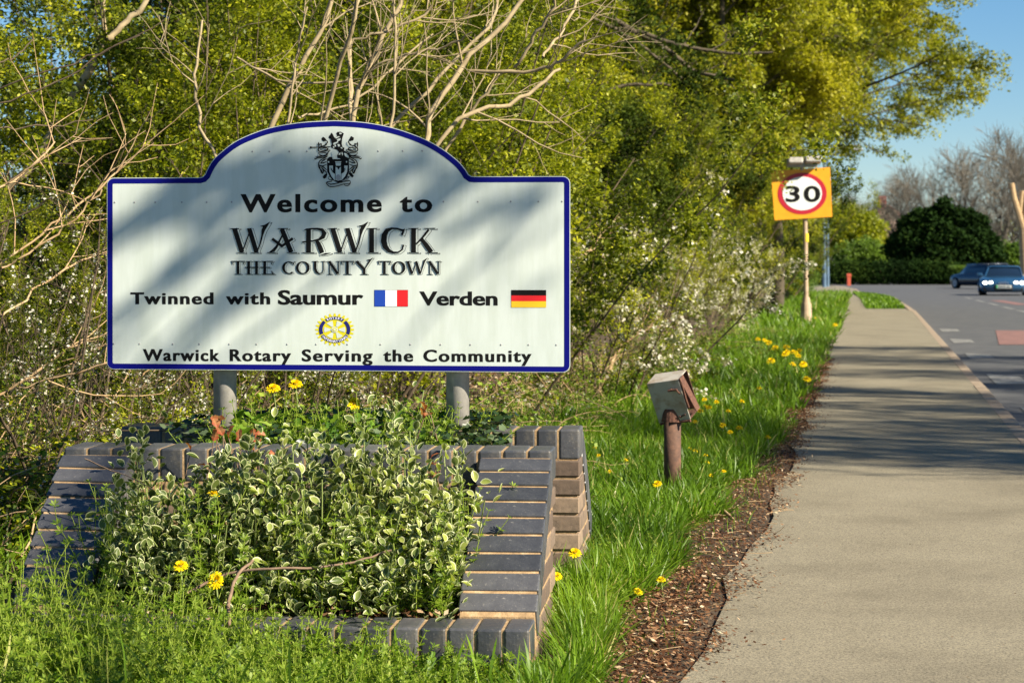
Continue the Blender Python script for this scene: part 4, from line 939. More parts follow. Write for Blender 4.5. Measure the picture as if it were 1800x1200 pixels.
def tree_proto(name, seed, H=11, trunk_r=.17, limbs=13, br=10, tw=8, nleaf=64, leaf=.085, mats=('barkdark', 'maple'), t0=.16, limbL=4.2, angle=1.05, trop=-.015, flat=.55, lean=(0, 0), nsub=1, twL=1.0, twr=.006, cat='tree', up=.15):
    rng = np.random.default_rng(seed)
    A = grow(np.array([[0, 0, -.2]]), np.array([[lean[0], lean[1], 1.]]), np.array([H]), 10, .05, (0, 0, .03), rng); ra = taper(np.array([trunk_r]), 10, .25)
    p, d, l, r = spawn(A, ra, limbs, t0, 1, angle, limbL, .5, up=up, rng=rng); B = grow(p, d, l, 8, .11, (0, 0, trop + .03), rng); rb = taper(r, 8, .2)
    p, d, l, r = spawn(B, rb, br, .15, 1, .75, limbL * .42, .55, flat=flat, rng=rng, up=.02); Cc = grow(p, d, l, 6, .13, (0, 0, trop), rng); rc = taper(np.maximum(r, twr * 1.3), 6, .35)
    p, d, l, r = spawn(Cc, rc, tw, .1, 1, .7, twL, .6, flat=flat, rng=rng); T = grow(p, d, l, 4, .15, (0, 0, trop * 1.5), rng); rt = taper(np.maximum(r, twr), 4, .5)
    t = empty(name, 'proto', cat)
    V, Fq = tubes([(A, ra), (B, rb)], 8); link('trunk', npmesh('trunk', V, Fq, 4, smooth=True), t, M[mats[0]])
    V, Fq = tubes([(Cc, rc), (T, rt)], 3); link('twigs', npmesh('twigs', V, Fq, 4), t, M[mats[0]])
    if nleaf:
        c0 = scatter_on(T, max(1, nleaf // 4), .03, rng); cc = np.repeat(c0, 4, 0) + rng.normal(0, leaf * .8, (len(c0) * 4, 3))
        V, Fq, rr = leafquads(cc, leaf, rng, rnd=clump(cc, 1.3, rng), droop=.4)
        link('crown', npmesh('crown', V, Fq, 4, rr), t, M[mats[1]])
    return t
def place_first(t, loc, rz, sc, label, group):
    t.location = loc; t.rotation_euler = (0, 0, rz); t.scale = (sc, sc, sc); t['label'] = label
    if group: t['group'] = group
_used = set()
def put(proto, X, Y, sc=1.0, label='', group=None, rz=None, z=None):
    rz = random.uniform(0, 6.28) if rz is None else rz
    loc = (X, Y, gz(X, Y) if z is None else z)
    if proto.name not in _used:
        _used.add(proto.name); place_first(proto, loc, rz, sc, label, group); return proto
    return copy_thing(proto, loc, rz, sc, label, group)
def zone(X, Y):
    px = 900 + X / Y * F
    if px < 190: return 'to the left of the welcome sign'
    if px < 480: return 'behind the left shoulder of the welcome sign'
    if px < 760: return 'behind the arched top of the welcome sign'
    if px < 1010: return 'behind the right shoulder of the welcome sign'
    if px < 1200: return 'to the right of the welcome sign'
    return 'near the speed limit sign'

def thicket():
    hA = shrub_proto('hedge_shrub', 1, 3.1); hB = shrub_proto('hedge_shrub', 2, 2.7, stems=14, leaf=.028); hC = shrub_proto('hedge_shrub', 3, 3.5, stems=12, lean=.25, leaf=.034)
    G = 'leafy hedge shrubs of the roadside thicket'
    rows = []
    for (Y, xs) in ((11.3, (-2.75, -1.9)), (12.6, (-3.0, -2.0, -1.1, -.55)), (14.2, (-3.3, -2.4, -1.5, -.6, -.35)), (16.8, (-3.9, -2.9, -1.9, -1.0, -.15)), (20, (-4.6, -3.5, -2.4, -1.4, -.5)), (24, (-5.4, -4.1, -2.9, -1.7, -.6, .1)),
                    (29, (-6.4, -4.9, -3.4, -2, -.7, .5)), (36, (-8, -6, -4.2, -2.5, -.8, .8)), (44, (1.2, 2.5)), (52, (3.0, 4.3)), (61, (4.5, 6.2)), (70, (5.5, 7.5)), (80, (7, 9.2))):
        for i, x in enumerate(xs):
            rows.append((x + random.uniform(-.25, .25), Y + random.uniform(-.6, .6), Y))
    for k, (x, y, Y) in enumerate(rows):
        x = min(x, .108 * y - (2.6 if y < 20 else 3.2)) if y < 41 else x
        d = 'nearer' if y < 14 else ('mid-depth' if y < 22 else 'deeper')
        put(random.choice((hA, hB, hC)), x, y, random.uniform(.9, 1.15) * (1.0 if Y < 26 else 1.25) * (.40 if x / y < -.165 else (.8 if y < 13.5 else 1)), f'{d} leafy hedge shrub {zone(x, y)}', G)
    # white flowering blackthorn
    bA = shrub_proto('blackthorn', 21, 1.9, stems=11, br=8, tw=6, nleaf=26, leaf=.018, blossom=5, mats=('barkbrown', 'hawthorn'), cat='shrub', brL=.75, twL=.3)
    bB = shrub_proto('blackthorn', 22, 1.9, stems=11, br=8, tw=6, nleaf=30, leaf=.03, blossom=12, mats=('barkbrown', 'hawthorn'), cat='shrub', brL=.8, twL=.35, flowersize=.034)
    for (x, y, s, lab) in ((-1.98, 8.9, .72, 'white blossoming blackthorn at the left edge beside the welcome sign'), (-1.70, 9.2, .68, 'white blossoming blackthorn just behind the left edge of the welcome sign'), (-1.1, 10.0, .65, 'low white blossoming blackthorn seen under the left half of the sign'),
                           (.52, 17.5, .85, 'white blossoming blackthorn just right of the welcome sign'), (1.8, 33, .9, 'white flowering blackthorn in the middle of the bank between the two signs'), (2.7, 36, .85, 'white flowering blackthorn nearer the speed limit sign'), (3.3, 39, .8, 'dense white flowering blackthorn left of the speed limit pole')):
        put(bA if y < 15 else bB, x, y, s, lab, 'white blackthorn in flower')
    # dense dark evergreen backing of the thicket
    dk = shrub_proto('holly_bush', 31, 3.6, stems=14, br=10, tw=6, nleaf=60, leaf=.05, mats=('barkdark', 'darkleaf'), lean=.4, twL=.5)
    for (x, y, s) in ((-1.8, 19, 1.0), (-.4, 22, 1.0), (-3.4, 22, .5), (.2, 27, .85), (-2.2, 31, 1.3), (3.6, 47, 1.0), (5.4, 58, 1.0), (-.3, 40, 1.6), (2.0, 50, 1.5)):
        put(dk, x, y, s, f'dark evergreen bush deep in the thicket {zone(x, y)}', 'dark evergreen bushes in the thicket')
    # maples whose branches overhang the path
    mC = tree_proto('field_maple', 43, 12.5, t0=.27, limbs=17, limbL=5.2, trop=-.03, angle=1.2, nleaf=80); mA = tree_proto('field_maple', 41, 11); mB = tree_proto('field_maple', 42, 9.5, limbs=14, limbL=3.8)
    G = 'yellow green field maples overhanging the path'
    for k, (x, y, s, pr_) in enumerate(((-1.6, 25, .85, mA), (-.5, 18.5, .62, mB), (-.5, 23.5, .68, mA), (-1.0, 29, .9, mC), (-.6, 35, 1.0, mC), (1.2, 50, 1.05, mC), (4.2, 57, 1.1, mA), (6.2, 67, 1.1, mC), (-2.6, 38, 1.1, mB), (3.6, 54, 1.05, mC), (6.3, 59, 1.1, mC), (6.9, 64, 1.1, mC), (4.9, 50, .9, mB), (1.0, 55, 1.3, mA), (7.6, 70, 1.05, mC), (6.4, 55, 1.0, mC), (9.0, 82, .9, mA), (4.5, 72, 1.4, mB))):
        if y < 42: x = min(x, .116 * y - (6.4 if pr_ is mC else 4.4) * s)
        put(pr_, x, y, s, f'field maple {zone(x, y)}' + (', drooping over the footpath' if x > 1.5 else ', in the thicket') + (f', far off' if y > 60 else ''), G)
thicket()

# hand-laid pale stems behind the sign
def stems_from_pixels(name, label, cat, Y, lines, matn, jitter=.10, twig=True, seed=5, sides=6, leaf=0):
    rng = np.random.default_rng(seed); root = P(lines[0][0][0], lines[0][0][1], Y)
    t = empty(name, label, cat, (root.x, Y, 0)); off = np.array([root.x, Y, 0])
    allp = []; allr = []
    for li, ln in enumerate(lines):
        pts = catmull([(float(a), float(b)) for a, b, w in ln], 3); ws = np.interp(np.linspace(0, 1, len(pts)), np.linspace(0, 1, len(ln)), [w for a, b, w in ln])
        K = 14; idx = np.linspace(0, len(pts) - 1, K); xs = np.interp(idx, range(len(pts)), [p[0] for p in pts]); ys = np.interp(idx, range(len(pts)), [p[1] for p in pts]); w = np.interp(idx, range(len(pts)), ws)
        y0 = Y + rng.uniform(-.5, .5); yy = y0 + np.linspace(0, rng.uniform(-jitter * 4, jitter * 6), K)
        w3 = np.stack([(xs - 900) / F * yy, yy, CH + (HY - ys) / F * yy], 1) + np.c_[rng.normal(0, .006, (K, 3))] - off
        allp.append(w3); allr.append(w / 2 / F * yy)
    A = np.array(allp); ra = np.array(allr)
    if twig:
        p, d, l, r = spawn(A, ra, 4, .1, 1, .7, .5, .45, up=.1, rng=rng); B = grow(p, d, l, 6, .12, (0, 0, .04), rng); rb = taper(np.maximum(r, .0035), 6, .4)
        p, d, l, r = spawn(B, rb, 3, .2, 1, .7, .28, .6, up=.1, rng=rng); T = grow(p, d, l, 4, .15, (0, 0, .03), rng); rt = taper(np.maximum(r, .002), 4, .5)
        V, Fq = tubes([(B, rb), (T, rt)], 4); link('twigs', npmesh('twigs', V, Fq, 4), t, M[matn])
        if leaf:
            c0 = scatter_on(T, leaf, .02, rng); V, Fq, rr = leafquads(c0, .022, rng); link('foliage', npmesh('foliage', V, Fq, 4, rr), t, M['hawthorn'])
    for i in range(len(A)):
        V, Fq = tubes([(A[i:i + 1], ra[i:i + 1])], sides); link('stem', npmesh('stem', V, Fq, 4, smooth=True), t, M[matn])
    return t
stems_from_pixels('coppiced_elder', 'bare pale multi-stemmed coppice fanning out behind the arched top of the sign', 'shrub', 10.4, [
    [(617, 330, 9), (617, 210, 8), (615, 155, 8), (615, 58, 7), (629, 0, 6), (640, -60, 5)], [(617, 330, 10), (627, 175, 10), (650, 117, 10), (682, 43, 9), (705, 0, 8), (735, -60, 6)],
    [(640, 330, 6), (689, 218, 6), (693, 136, 5), (693, 23, 5), (690, -50, 4)], [(700, 380, 8), (755, 241, 10), (759, 198, 10), (787, 152, 10), (814, 113, 10), (868, 66, 9), (923, 0, 8), (960, -50, 6)],
    [(640, 290, 7), (693, 218, 7), (755, 155, 7), (800, 100, 6), (868, 35, 6), (876, -30, 5)], [(720, 330, 7), (818, 202, 8), (888, 187, 8), (942, 155, 7), (985, 120, 5)], [(760, 330, 6), (787, 257, 6), (822, 202, 6), (853, 163, 5), (880, 120, 4)],
    [(829, 122, 6), (907, 126, 7), (965, 120, 6), (989, 105, 6), (1028, 72, 5)], [(905, 118, 6), (935, 70, 6), (962, 31, 5), (985, -30, 4)], [(955, 100, 5), (990, 50, 5), (1016, 0, 5)],
    [(430, 400, 6), (379, 276, 6), (350, 218, 6), (344, 156, 6), (346, 105, 5), (354, 35, 4)], [(440, 320, 10), (476, 226, 11), (517, 136, 10), (545, 86, 9), (576, 23, 8), (590, -40, 7)],
    [(495, 300, 5), (504, 218, 5), (515, 144, 5), (528, 70, 4), (539, 12, 4)], [(540, 330, 9), (572, 210, 9), (595, 128, 8), (618, 58, 8), (630, 0, 7), (640, -40, 6)], [(416, 101, 4), (460, 125, 4), (513, 146, 4), (607, 148, 4), (660, 150, 3)],
    [(520, 205, 4), (560, 200, 4), (620, 175, 4), (690, 120, 4), (760, 60, 3)], [(600, 85, 4), (660, 60, 5), (720, 40, 5), (762, 10, 4)], [(640, 130, 4), (700, 100, 5), (780, 85, 4), (830, 60, 3)]], 'barkpale', seed=8)
stems_from_pixels('ash_sapling', 'pale forked leaning trunk at the upper left beyond the hedge', 'tree', 12.6, [
    [(-30, 640, 19), (0, 440, 18), (6, 380, 18), (10, 330, 17), (60, 285, 16), (117, 187, 16), (155, 128, 15), (190, 68, 15)], [(190, 70, 10), (181, 30, 9), (184, -20, 8), (190, -90, 6)], [(190, 70, 12), (215, 42, 11), (262, -2, 10), (310, -70, 8)]], 'barkpale', .02, twig=False, seed=9)
stems_from_pixels('sweeping_briar', 'long thin dark briar stems arching across the upper left of the hedge', 'shrub', 8.9, [
    [(-40, 170, 3.2), (0, 157, 3.2), (117, 113, 3), (194, 84, 3), (292, 35, 2)], [(-40, 190, 3.4), (0, 181, 3.4), (89, 152, 3.2), (156, 109, 3), (241, 58, 2)], [(-40, 225, 3), (0, 226, 3), (78, 222, 3), (167, 206, 2)],
    [(-40, 400, 3), (0, 391, 3), (78, 358, 3), (144, 311, 2)], [(-40, 120, 3), (0, 112, 3), (30, 95, 3), (60, 70, 2)]], 'barkbrown', .05, twig=False, seed=10)
stems_from_pixels('dry_hogweed', 'pale dry stalks leaning at the left edge of the hedge', 'plant', 8.7, [
    [(-40, 360, 4), (0, 331, 4), (54, 296, 4), (97, 249, 3)], [(-20, 480, 4), (60, 420, 4), (150, 350, 4), (220, 290, 3)], [(0, 470, 4), (90, 420, 4), (180, 330, 3)], [(-10, 700, 5), (80, 640, 5), (150, 600, 4), (240, 560, 3)], [(20, 690, 4), (130, 655, 4), (230, 630, 3)],
    [(100, 800, 4), (210, 700, 4), (300, 610, 3)], [(0, 560, 4), (100, 480, 4), (200, 440, 3)]], 'drystem', .08, seed=12)
stems_from_pixels('dead_branch', 'leaning pale dead branch on the grassy bank right of the sign', 'branch', 19, [
    [(1050, 700, 6), (1075, 640, 7), (1100, 590, 6), (1125, 545, 6)], [(1090, 610, 5), (1130, 580, 6), (1170, 560, 4)], [(1000, 460, 5), (1030, 445, 5), (1055, 430, 4)], [(1055, 690, 4), (1050, 670, 5), (1056, 650, 4)]], 'drystem', .04, seed=13)
stems_from_pixels('maple_bough', 'dark drooping bough of the overhanging maple above the right shoulder of the sign', 'branch', 24, [
    [(1020, 10, 11), (1100, 48, 10), (1170, 85, 9), (1220, 125, 8), (1290, 140, 6)], [(1120, 55, 8), (1200, 80, 8), (1290, 95, 6), (1360, 92, 4)], [(1040, 30, 7), (1120, 75, 6), (1200, 140, 5)], [(980, 190, 8), (1040, 175, 8), (1090, 150, 7), (1180, 150, 5)]], 'barkdark', .06, seed=14, leaf=10)

# brambles and dry undergrowth at the foot of the thicket
def bramble_proto(name, seed, n=44, L=.95, mat1='drystem', mat2='weed', leaves=12, leaf=.032, flowers=0, label='x'):
    rng = np.random.default_rng(seed); a = rng.uniform(0, 6.28, n)
    P0 = np.c_[rng.normal(0, .28, (n, 2)), np.full(n, -.03)]; D0 = np.c_[np.cos(a) * .7, np.sin(a) * .7, rng.uniform(.5, 1.6, n)]
    A = grow(P0, D0, L * rng.uniform(.5, 1.3, n), 9, .09, (0, 0, -.17), rng); A[:, :, 2] = np.maximum(A[:, :, 2], .01 + rng.random((n, 9)) * .03); ra = taper(rng.uniform(.0025, .0055, n), 9, .4)
    p, d, l, r = spawn(A, ra, 4, .2, 1, .8, .28, .7, rng=rng); B = grow(p, d, l, 5, .15, (0, 0, -.02), rng); rb = taper(np.maximum(r, .0015), 5, .5)
    t = empty(name, 'proto', 'bramble')
    V, Fq = tubes([(A, ra), (B, rb)], 4); link('stems', npmesh('stems', V, Fq, 4), t, M[mat1], 'stuff')
    c0 = np.concatenate([scatter_on(A, leaves, .03, rng), scatter_on(B, leaves // 4, .02, rng)]); cc = np.repeat(c0, 3, 0) + rng.normal(0, leaf * .4, (len(c0) * 3, 3)); V, Fq, rr = leafquads(cc, leaf, rng, wr=.75, upb=.9)
    link('leaves', npmesh('leaves', V, Fq, 4, rr), t, M[mat2], 'stuff')
    if flowers:
        c0 = scatter_on(B, flowers, .03, rng); c0[:, 2] += .04; cc = np.repeat(c0, 4, 0) + rng.normal(0, .006, (len(c0) * 4, 3)); V, Fq, rr = leafquads(cc, .014, rng, wr=.9, upb=.8); link('blossom', npmesh('blossom', V, Fq, 4, rr), t, M['blossom'], 'stuff')
    return t
def undergrowth():
    b1 = bramble_proto('bramble', 61); b2 = bramble_proto('bramble', 62, 26, 1.05, 'barkbrown', 'hawthorn', 20, .03); b3 = bramble_proto('bramble', 63, 30, .8, 'drystem', 'weed', 16, .026, flowers=2)
    spots = [(-2.25, 7.6), (-2.2, 8.1), (-2.7, 7.0), (-3.1, 6.3), (-2.9, 8.0), (-1.95, 8.9), (-1.6, 9.2), (-1.75, 8.8), (-1.3, 9.0), (-1.1, 8.9), (-.9, 9.2), (-1.45, 9.6), (-1.9, 9.9), (-1.15, 9.9), (-.6, 10.2), (-1.9, 10.6), (-1.95, 8.6), (-1.3, 9.3), (-1.0, 9.0), (-.75, 9.8), (-1.5, 10.2), (-.35, 10.2), (-2.0, 9.5), (-.1, 11.3), (-.8, 11.3), (-1.6, 11.6), (-.3, 12.6), (.0, 13.4),
             (-1.0, 13), (.15, 15), (.35, 16.8), (.5, 18.4), (.8, 20), (1.1, 22), (1.45, 24.5), (1.9, 27), (2.4, 30), (-2.3, 8.6), (-2.0, 8.4), (-.6, 9.6), (-.4, 10.6), (-1.45, 9.2)]
    for i, (x, y) in enumerate(spots):
        pr_ = (b1, b2, b3)[i % 3]; what = ('tangle of dry tan bramble stems', 'brown arching bramble', 'low bramble with tiny white flowers')[i % 3]
        px = 900 + x / y * F
        where = 'beside the left wing of the brick planter' if y < 8.4 and px < 300 else ('on the ground behind the brick planter' if px < 900 and y < 12 else ('at the foot of the thicket under the sign' if px < 950 else 'along the top of the grass verge'))
        put(pr_, x, y, (.85 if x < -.6 else .6) if y < 14 else .8, f'{what} {where}', 'brambles at the foot of the thicket')
undergrowth()

# ------------------------------------------------------------------ far planting
def leafy_mass(name, label, cat, loc, ells, leaf, matn, n, seed, group=None, trunk=True, solid=True):
    rng = np.random.default_rng(seed); t = empty(name, label, cat, loc, 0, group); P_ = []
    for (cx, cy, cz, rx, ry, rz, w) in ells:
        m_ = int(n * w); d = unit(rng.normal(0, 1, (m_, 3))); bumpy = 1 + .16 * np.sin(d[:, 0:1] * 7 + seed) * np.cos(d[:, 2:3] * 9) + .10 * np.sin(d[:, 1:2] * 17 + d[:, 2:3] * 13)
        s = (rng.random((m_, 1)) ** .35) * bumpy; P_.append(np.array([cx, cy, cz]) + d * s * np.array([rx, ry, rz]))
    P_ = np.concatenate(P_); P_ = P_[P_[:, 2] > .02]
    V, Fq, rr = leafquads(P_, leaf, rng, rnd=clump(P_, leaf * 9, rng)); link('crown', npmesh('crown', V, Fq, 4, rr), t, M[matn])
    if trunk:
        q = np.array([[[ells[0][0], ells[0][1], -.2], [ells[0][0] + .1, ells[0][1], ells[0][2]]]]); V, Fq = tubes([(q, np.array([[leaf * 1.2, leaf * .8]]))], 6); link('trunk', npmesh('trunk', V, Fq, 4), t, M['barkdark'])
    return t
def far_plants():
    def at(px, Y, z=-.12): return (P(px, 470, Y).x, Y, z)
    k = lambda Y: Y / F
    Y = 76; a = at(1407, Y, 0); leafy_mass('clipped_bush', 'rounded clipped green bush behind the speed limit pole', 'bush', a, [(0, 0, .75, .62, .62, 1.0, 1), (-.5, .1, .6, .6, .6, .9, .8)], .05, 'hedgegreen', 9000, 71)
    Y = 165; a = at(1655, Y); leafy_mass('yew_tree', 'broad dark green yew standing beyond the road bend', 'tree', a, [(0, 0, 2.4, 3.9, 3, 2.7, 1), (-.6, 0, 3.6, 2.4, 2.2, 2.0, .6), (1.6, 0, 3.2, 2.0, 2, 2.0, .5), (-2.3, 0, 2.6, 1.6, 1.6, 1.7, .4), (.4, 0, 4.3, 1.3, 1.3, 1.3, .3), (3.2, 0, 1.9, 1.4, 1.4, 1.6, .3)] + [(3.6 * math.cos(t_), -.6, 1.7 + 3.4 * abs(math.sin(t_)) + .3 * math.sin(t_ * 9), .75, .9, .85, .09) for t_ in np.linspace(.25, 2.9, 11)], .30, 'yew', 17000, 72)
    Y = 158; a = at(1560, Y); leafy_mass('far_hedge', 'long low dark hedge along the far side of the road bend', 'hedge', a, [(x, 0, .75, .9, .8, 1.0, .2) for x in np.arange(-4.6, 4.8, .8)], .16, 'yew', 14000, 73, trunk=False)
    Y = 172; a = at(1524, Y); leafy_mass('bright_bush', 'bright green rounded bush above the far hedge', 'bush', a, [(0, 0, 2.3, 1.5, 1.2, 1.2, 1), (-1.6, 0, 2.0, 1.2, 1.2, 1.1, .6), (.9, 0, 1.8, .9, 1, .9, .5)], .18, 'hedgegreen', 6000, 74)
    Y = 178; a = at(1480, Y); leafy_mass('olive_tree', 'olive green tree behind the lamp columns', 'tree', a, [(0, 0, 4.2, 2.0, 2, 2.3, 1), (1.8, 0, 3.6, 1.8, 2, 2.2, .8), (-1.6, 0, 4, 2, 2, 2.6, .8), (-3.6, 0, 3.5, 2, 2, 3, .8)], .24, 'hawthorn', 9000, 75)
    Y = 175; a = at(1775, Y); leafy_mass('yellowish_bush', 'yellow green bush behind the blue sports car', 'bush', a, [(0, 0, 1.7, 1.5, 1.3, 1.5, 1), (2.2, 0, 1.8, 1.8, 1.4, 1.8, 1), (-1.6, 0, 1.2, 1.2, 1.2, 1.1, .6), (4.5, 0, 2.0, 2, 1.4, 2.2, 1)], .22, 'hedgegreen', 8000, 76)
    Y = 140; a = at(1705, Y, -.1); leafy_mass('low_hedge', 'low yellow green hedge strip above the parked estate car', 'hedge', a, [(x, 0, 1.18, .35, .35, .16, .3) for x in np.arange(-1.0, 1.1, .3)], .09, 'hedgegreen', 3500, 77, trunk=False)
    Y = 205; a = at(1590, Y); leafy_mass('brown_shrubbery', 'brownish twiggy shrubbery beside the house', 'shrub', a, [(0, 0, 3.2, 2.0, 1.5, 1.8, 1), (-1.4, 0, 2.6, 1.4, 1.2, 1.4, .5)], .2, 'litter', 5000, 78)
    # bare far trees with upswept twigs
    bare = tree_proto('bare_tree', 81, 6.2, .26, 17, 12, 9, 0, .06, ('barkfar', 'barkfar'), t0=.12, limbL=5.6, angle=.70, trop=.06, flat=0, twL=1.3, twr=.015, up=.25)
    for (px, Y, s, lab) in ((1690, 182, 1.15, 'fan shaped bare tree behind the dark yew'), (1600, 195, .95, 'smaller bare tree left of the yew'), (1755, 178, 1.1, 'bare tree right of the yew'), (1830, 190, 1.35, 'bare tree at the right edge of the view'), (1560, 215, .8, 'distant bare tree above the house roof'), (1500, 225, .9, 'distant bare tree beyond the maple branches'), (1645, 215, 1.15, 'distant bare tree seen through the fan shaped one')):
        a = at(px, Y); put(bare, a[0], a[1], s, lab, 'bare trees beyond the road bend', z=-.1)
    # pollarded trunk at the right edge
    Y = 112; tr = empty('pollarded_tree', 'tan pollarded trunk with lopped stubs at the right edge', 'tree', at(1800, Y)); kk = k(Y)
    segs = [((1806, 495), (1800, 400), .34, .26), ((1800, 405), (1783, 350), .20, .15), ((1783, 352), (1778, 322), .15, .13), ((1801, 405), (1806, 340), .2, .15), ((1793, 372), (1797, 335), .12, .10)]
    o0 = Vector(at(1800, Y))
    for i, (p0, p1, r0, r1) in enumerate(segs):
        V, Fc = cylvf(P(*p0, Y) - o0, P(*p1, Y) - o0, r0, r1, 10); link('trunk' if i == 0 else 'limb', pymesh('limb', V, Fc), tr, M['drystem'])
    # distant tree belt closing the horizon
    far = leafy_mass('tree_belt', 'low hazy line of distant trees on the horizon', 'trees', (0, 420, -.2), [(x, random.uniform(-8, 8), 3.2 + random.random() * 2, 9, 6, 5.5, .03) for x in np.arange(-160, 260, 11)], .9, 'hawthorn', 40000, 79, trunk=False)
    far['kind'] = 'stuff'
    for c_ in far.children: c_['kind'] = 'stuff'
far_plants()

# trees across the road, outside the frame: they throw the streaked shade seen on the path and the sign
def shade_trees():
    st = tree_proto('roadside_tree', 91, 10.5, .20, 17, 11, 8, 5, .06, ('barkdark', 'maple'), t0=.30, limbL=3.6, angle=.95, flat=.3, twL=.9, twr=.015)
    for (x, y, s, rz) in SHADE:
        o = put(st, x, y, s, 'tree with thin foliage standing on the far side of the road', 'trees on the far side of the road', z=-.1, rz=rz)
SHADE = [(14.2, 6.5, .95, 0.4), (15.8, 12.5, 1.0, 2.0), (16.8, 18.5, 1.05, 3.5), (17.4, 22.5, .95, 5.0), (14.9, 9.6, .85, 1.7), (16.0, 15.6, .9, 4.4)]
shade_trees()
def sign_shade_bough():
    """a leafy limb high over the road to the right of the camera; its shade falls across the upper part of the sign"""
    rng = np.random.default_rng(17)
    t = empty('overhanging_tree', 'tree leaning over the road to the right of the camera', 'tree', (9.8, -3.2, -.1))
    base = np.array([9.8, -3.2, -.1]); c = np.array([P(593, 430, 7.5)[i] for i in range(3)]); s = np.array(SUN)
    U = np.array([1., 0, 0]); up = np.array([0, 0, 1.])
    A = grow(np.array([[0, 0, 0.]]), np.array([[-.15, .05, 1.]]), np.array([7.6]), 9, .03, (0, 0, .02), rng); ra = taper(np.array([.2]), 9, .5)
    lines = []; rr_ = []
    # limbs described by where their shade lands on the sign (metres right and up of its middle) 
    for (x0, z0, x1, z1, dist, r0) in SB:
        dist *= .62; r0 *= .85
        a = c + U * x0 + up * z0 + s * dist; b = c + U * x1 + up * z1 + s * (dist - .3)
        n = 7; q = np.array([a + (b - a) * i / (n - 1) for i in range(n)]) + rng.normal(0, .02, (n, 3)) - base
        lines.append(q); rr_.append(np.linspace(r0 * 1.5, r0 * .9, n))
    B = np.array(lines); rb = np.array(rr_)
    cn = []; J = B[:, 0].mean(0) + s * 1.3; h0 = A[0, -2]; main = np.array([h0 + (J - h0) * i / 8 + np.array([0, 0, .25 * math.sin(math.pi * i / 8)]) for i in range(9)])
    for q in B:
        h = J; n = 7; cn.append(np.array([h + (q[0] - h) * i / (n - 1) + np.array([0, 0, .10 * math.sin(math.pi * i / (n - 1))]) for i in range(n)]))
    p, d, l, r = spawn(B, rb, 5, .0, 1, .4, .40, .45, rng=rng, flat=.2); T = grow(p, d, l, 5, .12, (0, 0, 0), rng); rt = taper(np.maximum(r, .008), 5, .5)
    V, Fq = tubes([(A, ra)], 10); link('trunk', npmesh('trunk', V, Fq, 4, smooth=True), t, M['barkdark'])
    V, Fq = tubes([(B, rb)], 6); link('bough', npmesh('bough', V, Fq, 4, smooth=True), t, M['barkdark'])
    V, Fq = tubes([(np.array(cn), np.full((len(cn), 7), .013)), (main[None], np.linspace(.07, .025, 9)[None])], 6); link('bough', npmesh('bough', V, Fq, 4, smooth=True), t, M['barkdark'])
    V, Fq = tubes([(T, rt)], 4); link('twigs', npmesh('twigs', V, Fq, 4), t, M['barkdark'])
    c0 = scatter_on(T, 2, .04, rng); V, Fq, rr = leafquads(c0, .06, rng); link('crown', npmesh('crown', V, Fq, 4, rr), t, M['maple'])
SB = [(-.15, .38, -.78, .10, 13, .035), (.10, .34, -.45, .14, 12, .03), (.06, .20, -.38, .02, 14, .03), (.40, .18, .10, -.02, 12.5, .03), (.62, .12, .35, .02, 13.5, .022), (-.40, .02, -.66, -.18, 13, .02), (-.10, -.02, -.36, -.20, 14, .02), (-.45, .22, -.8, .02, 14, .03), (.30, .30, -.05, .10, 15, .03)]
sign_shade_bough()

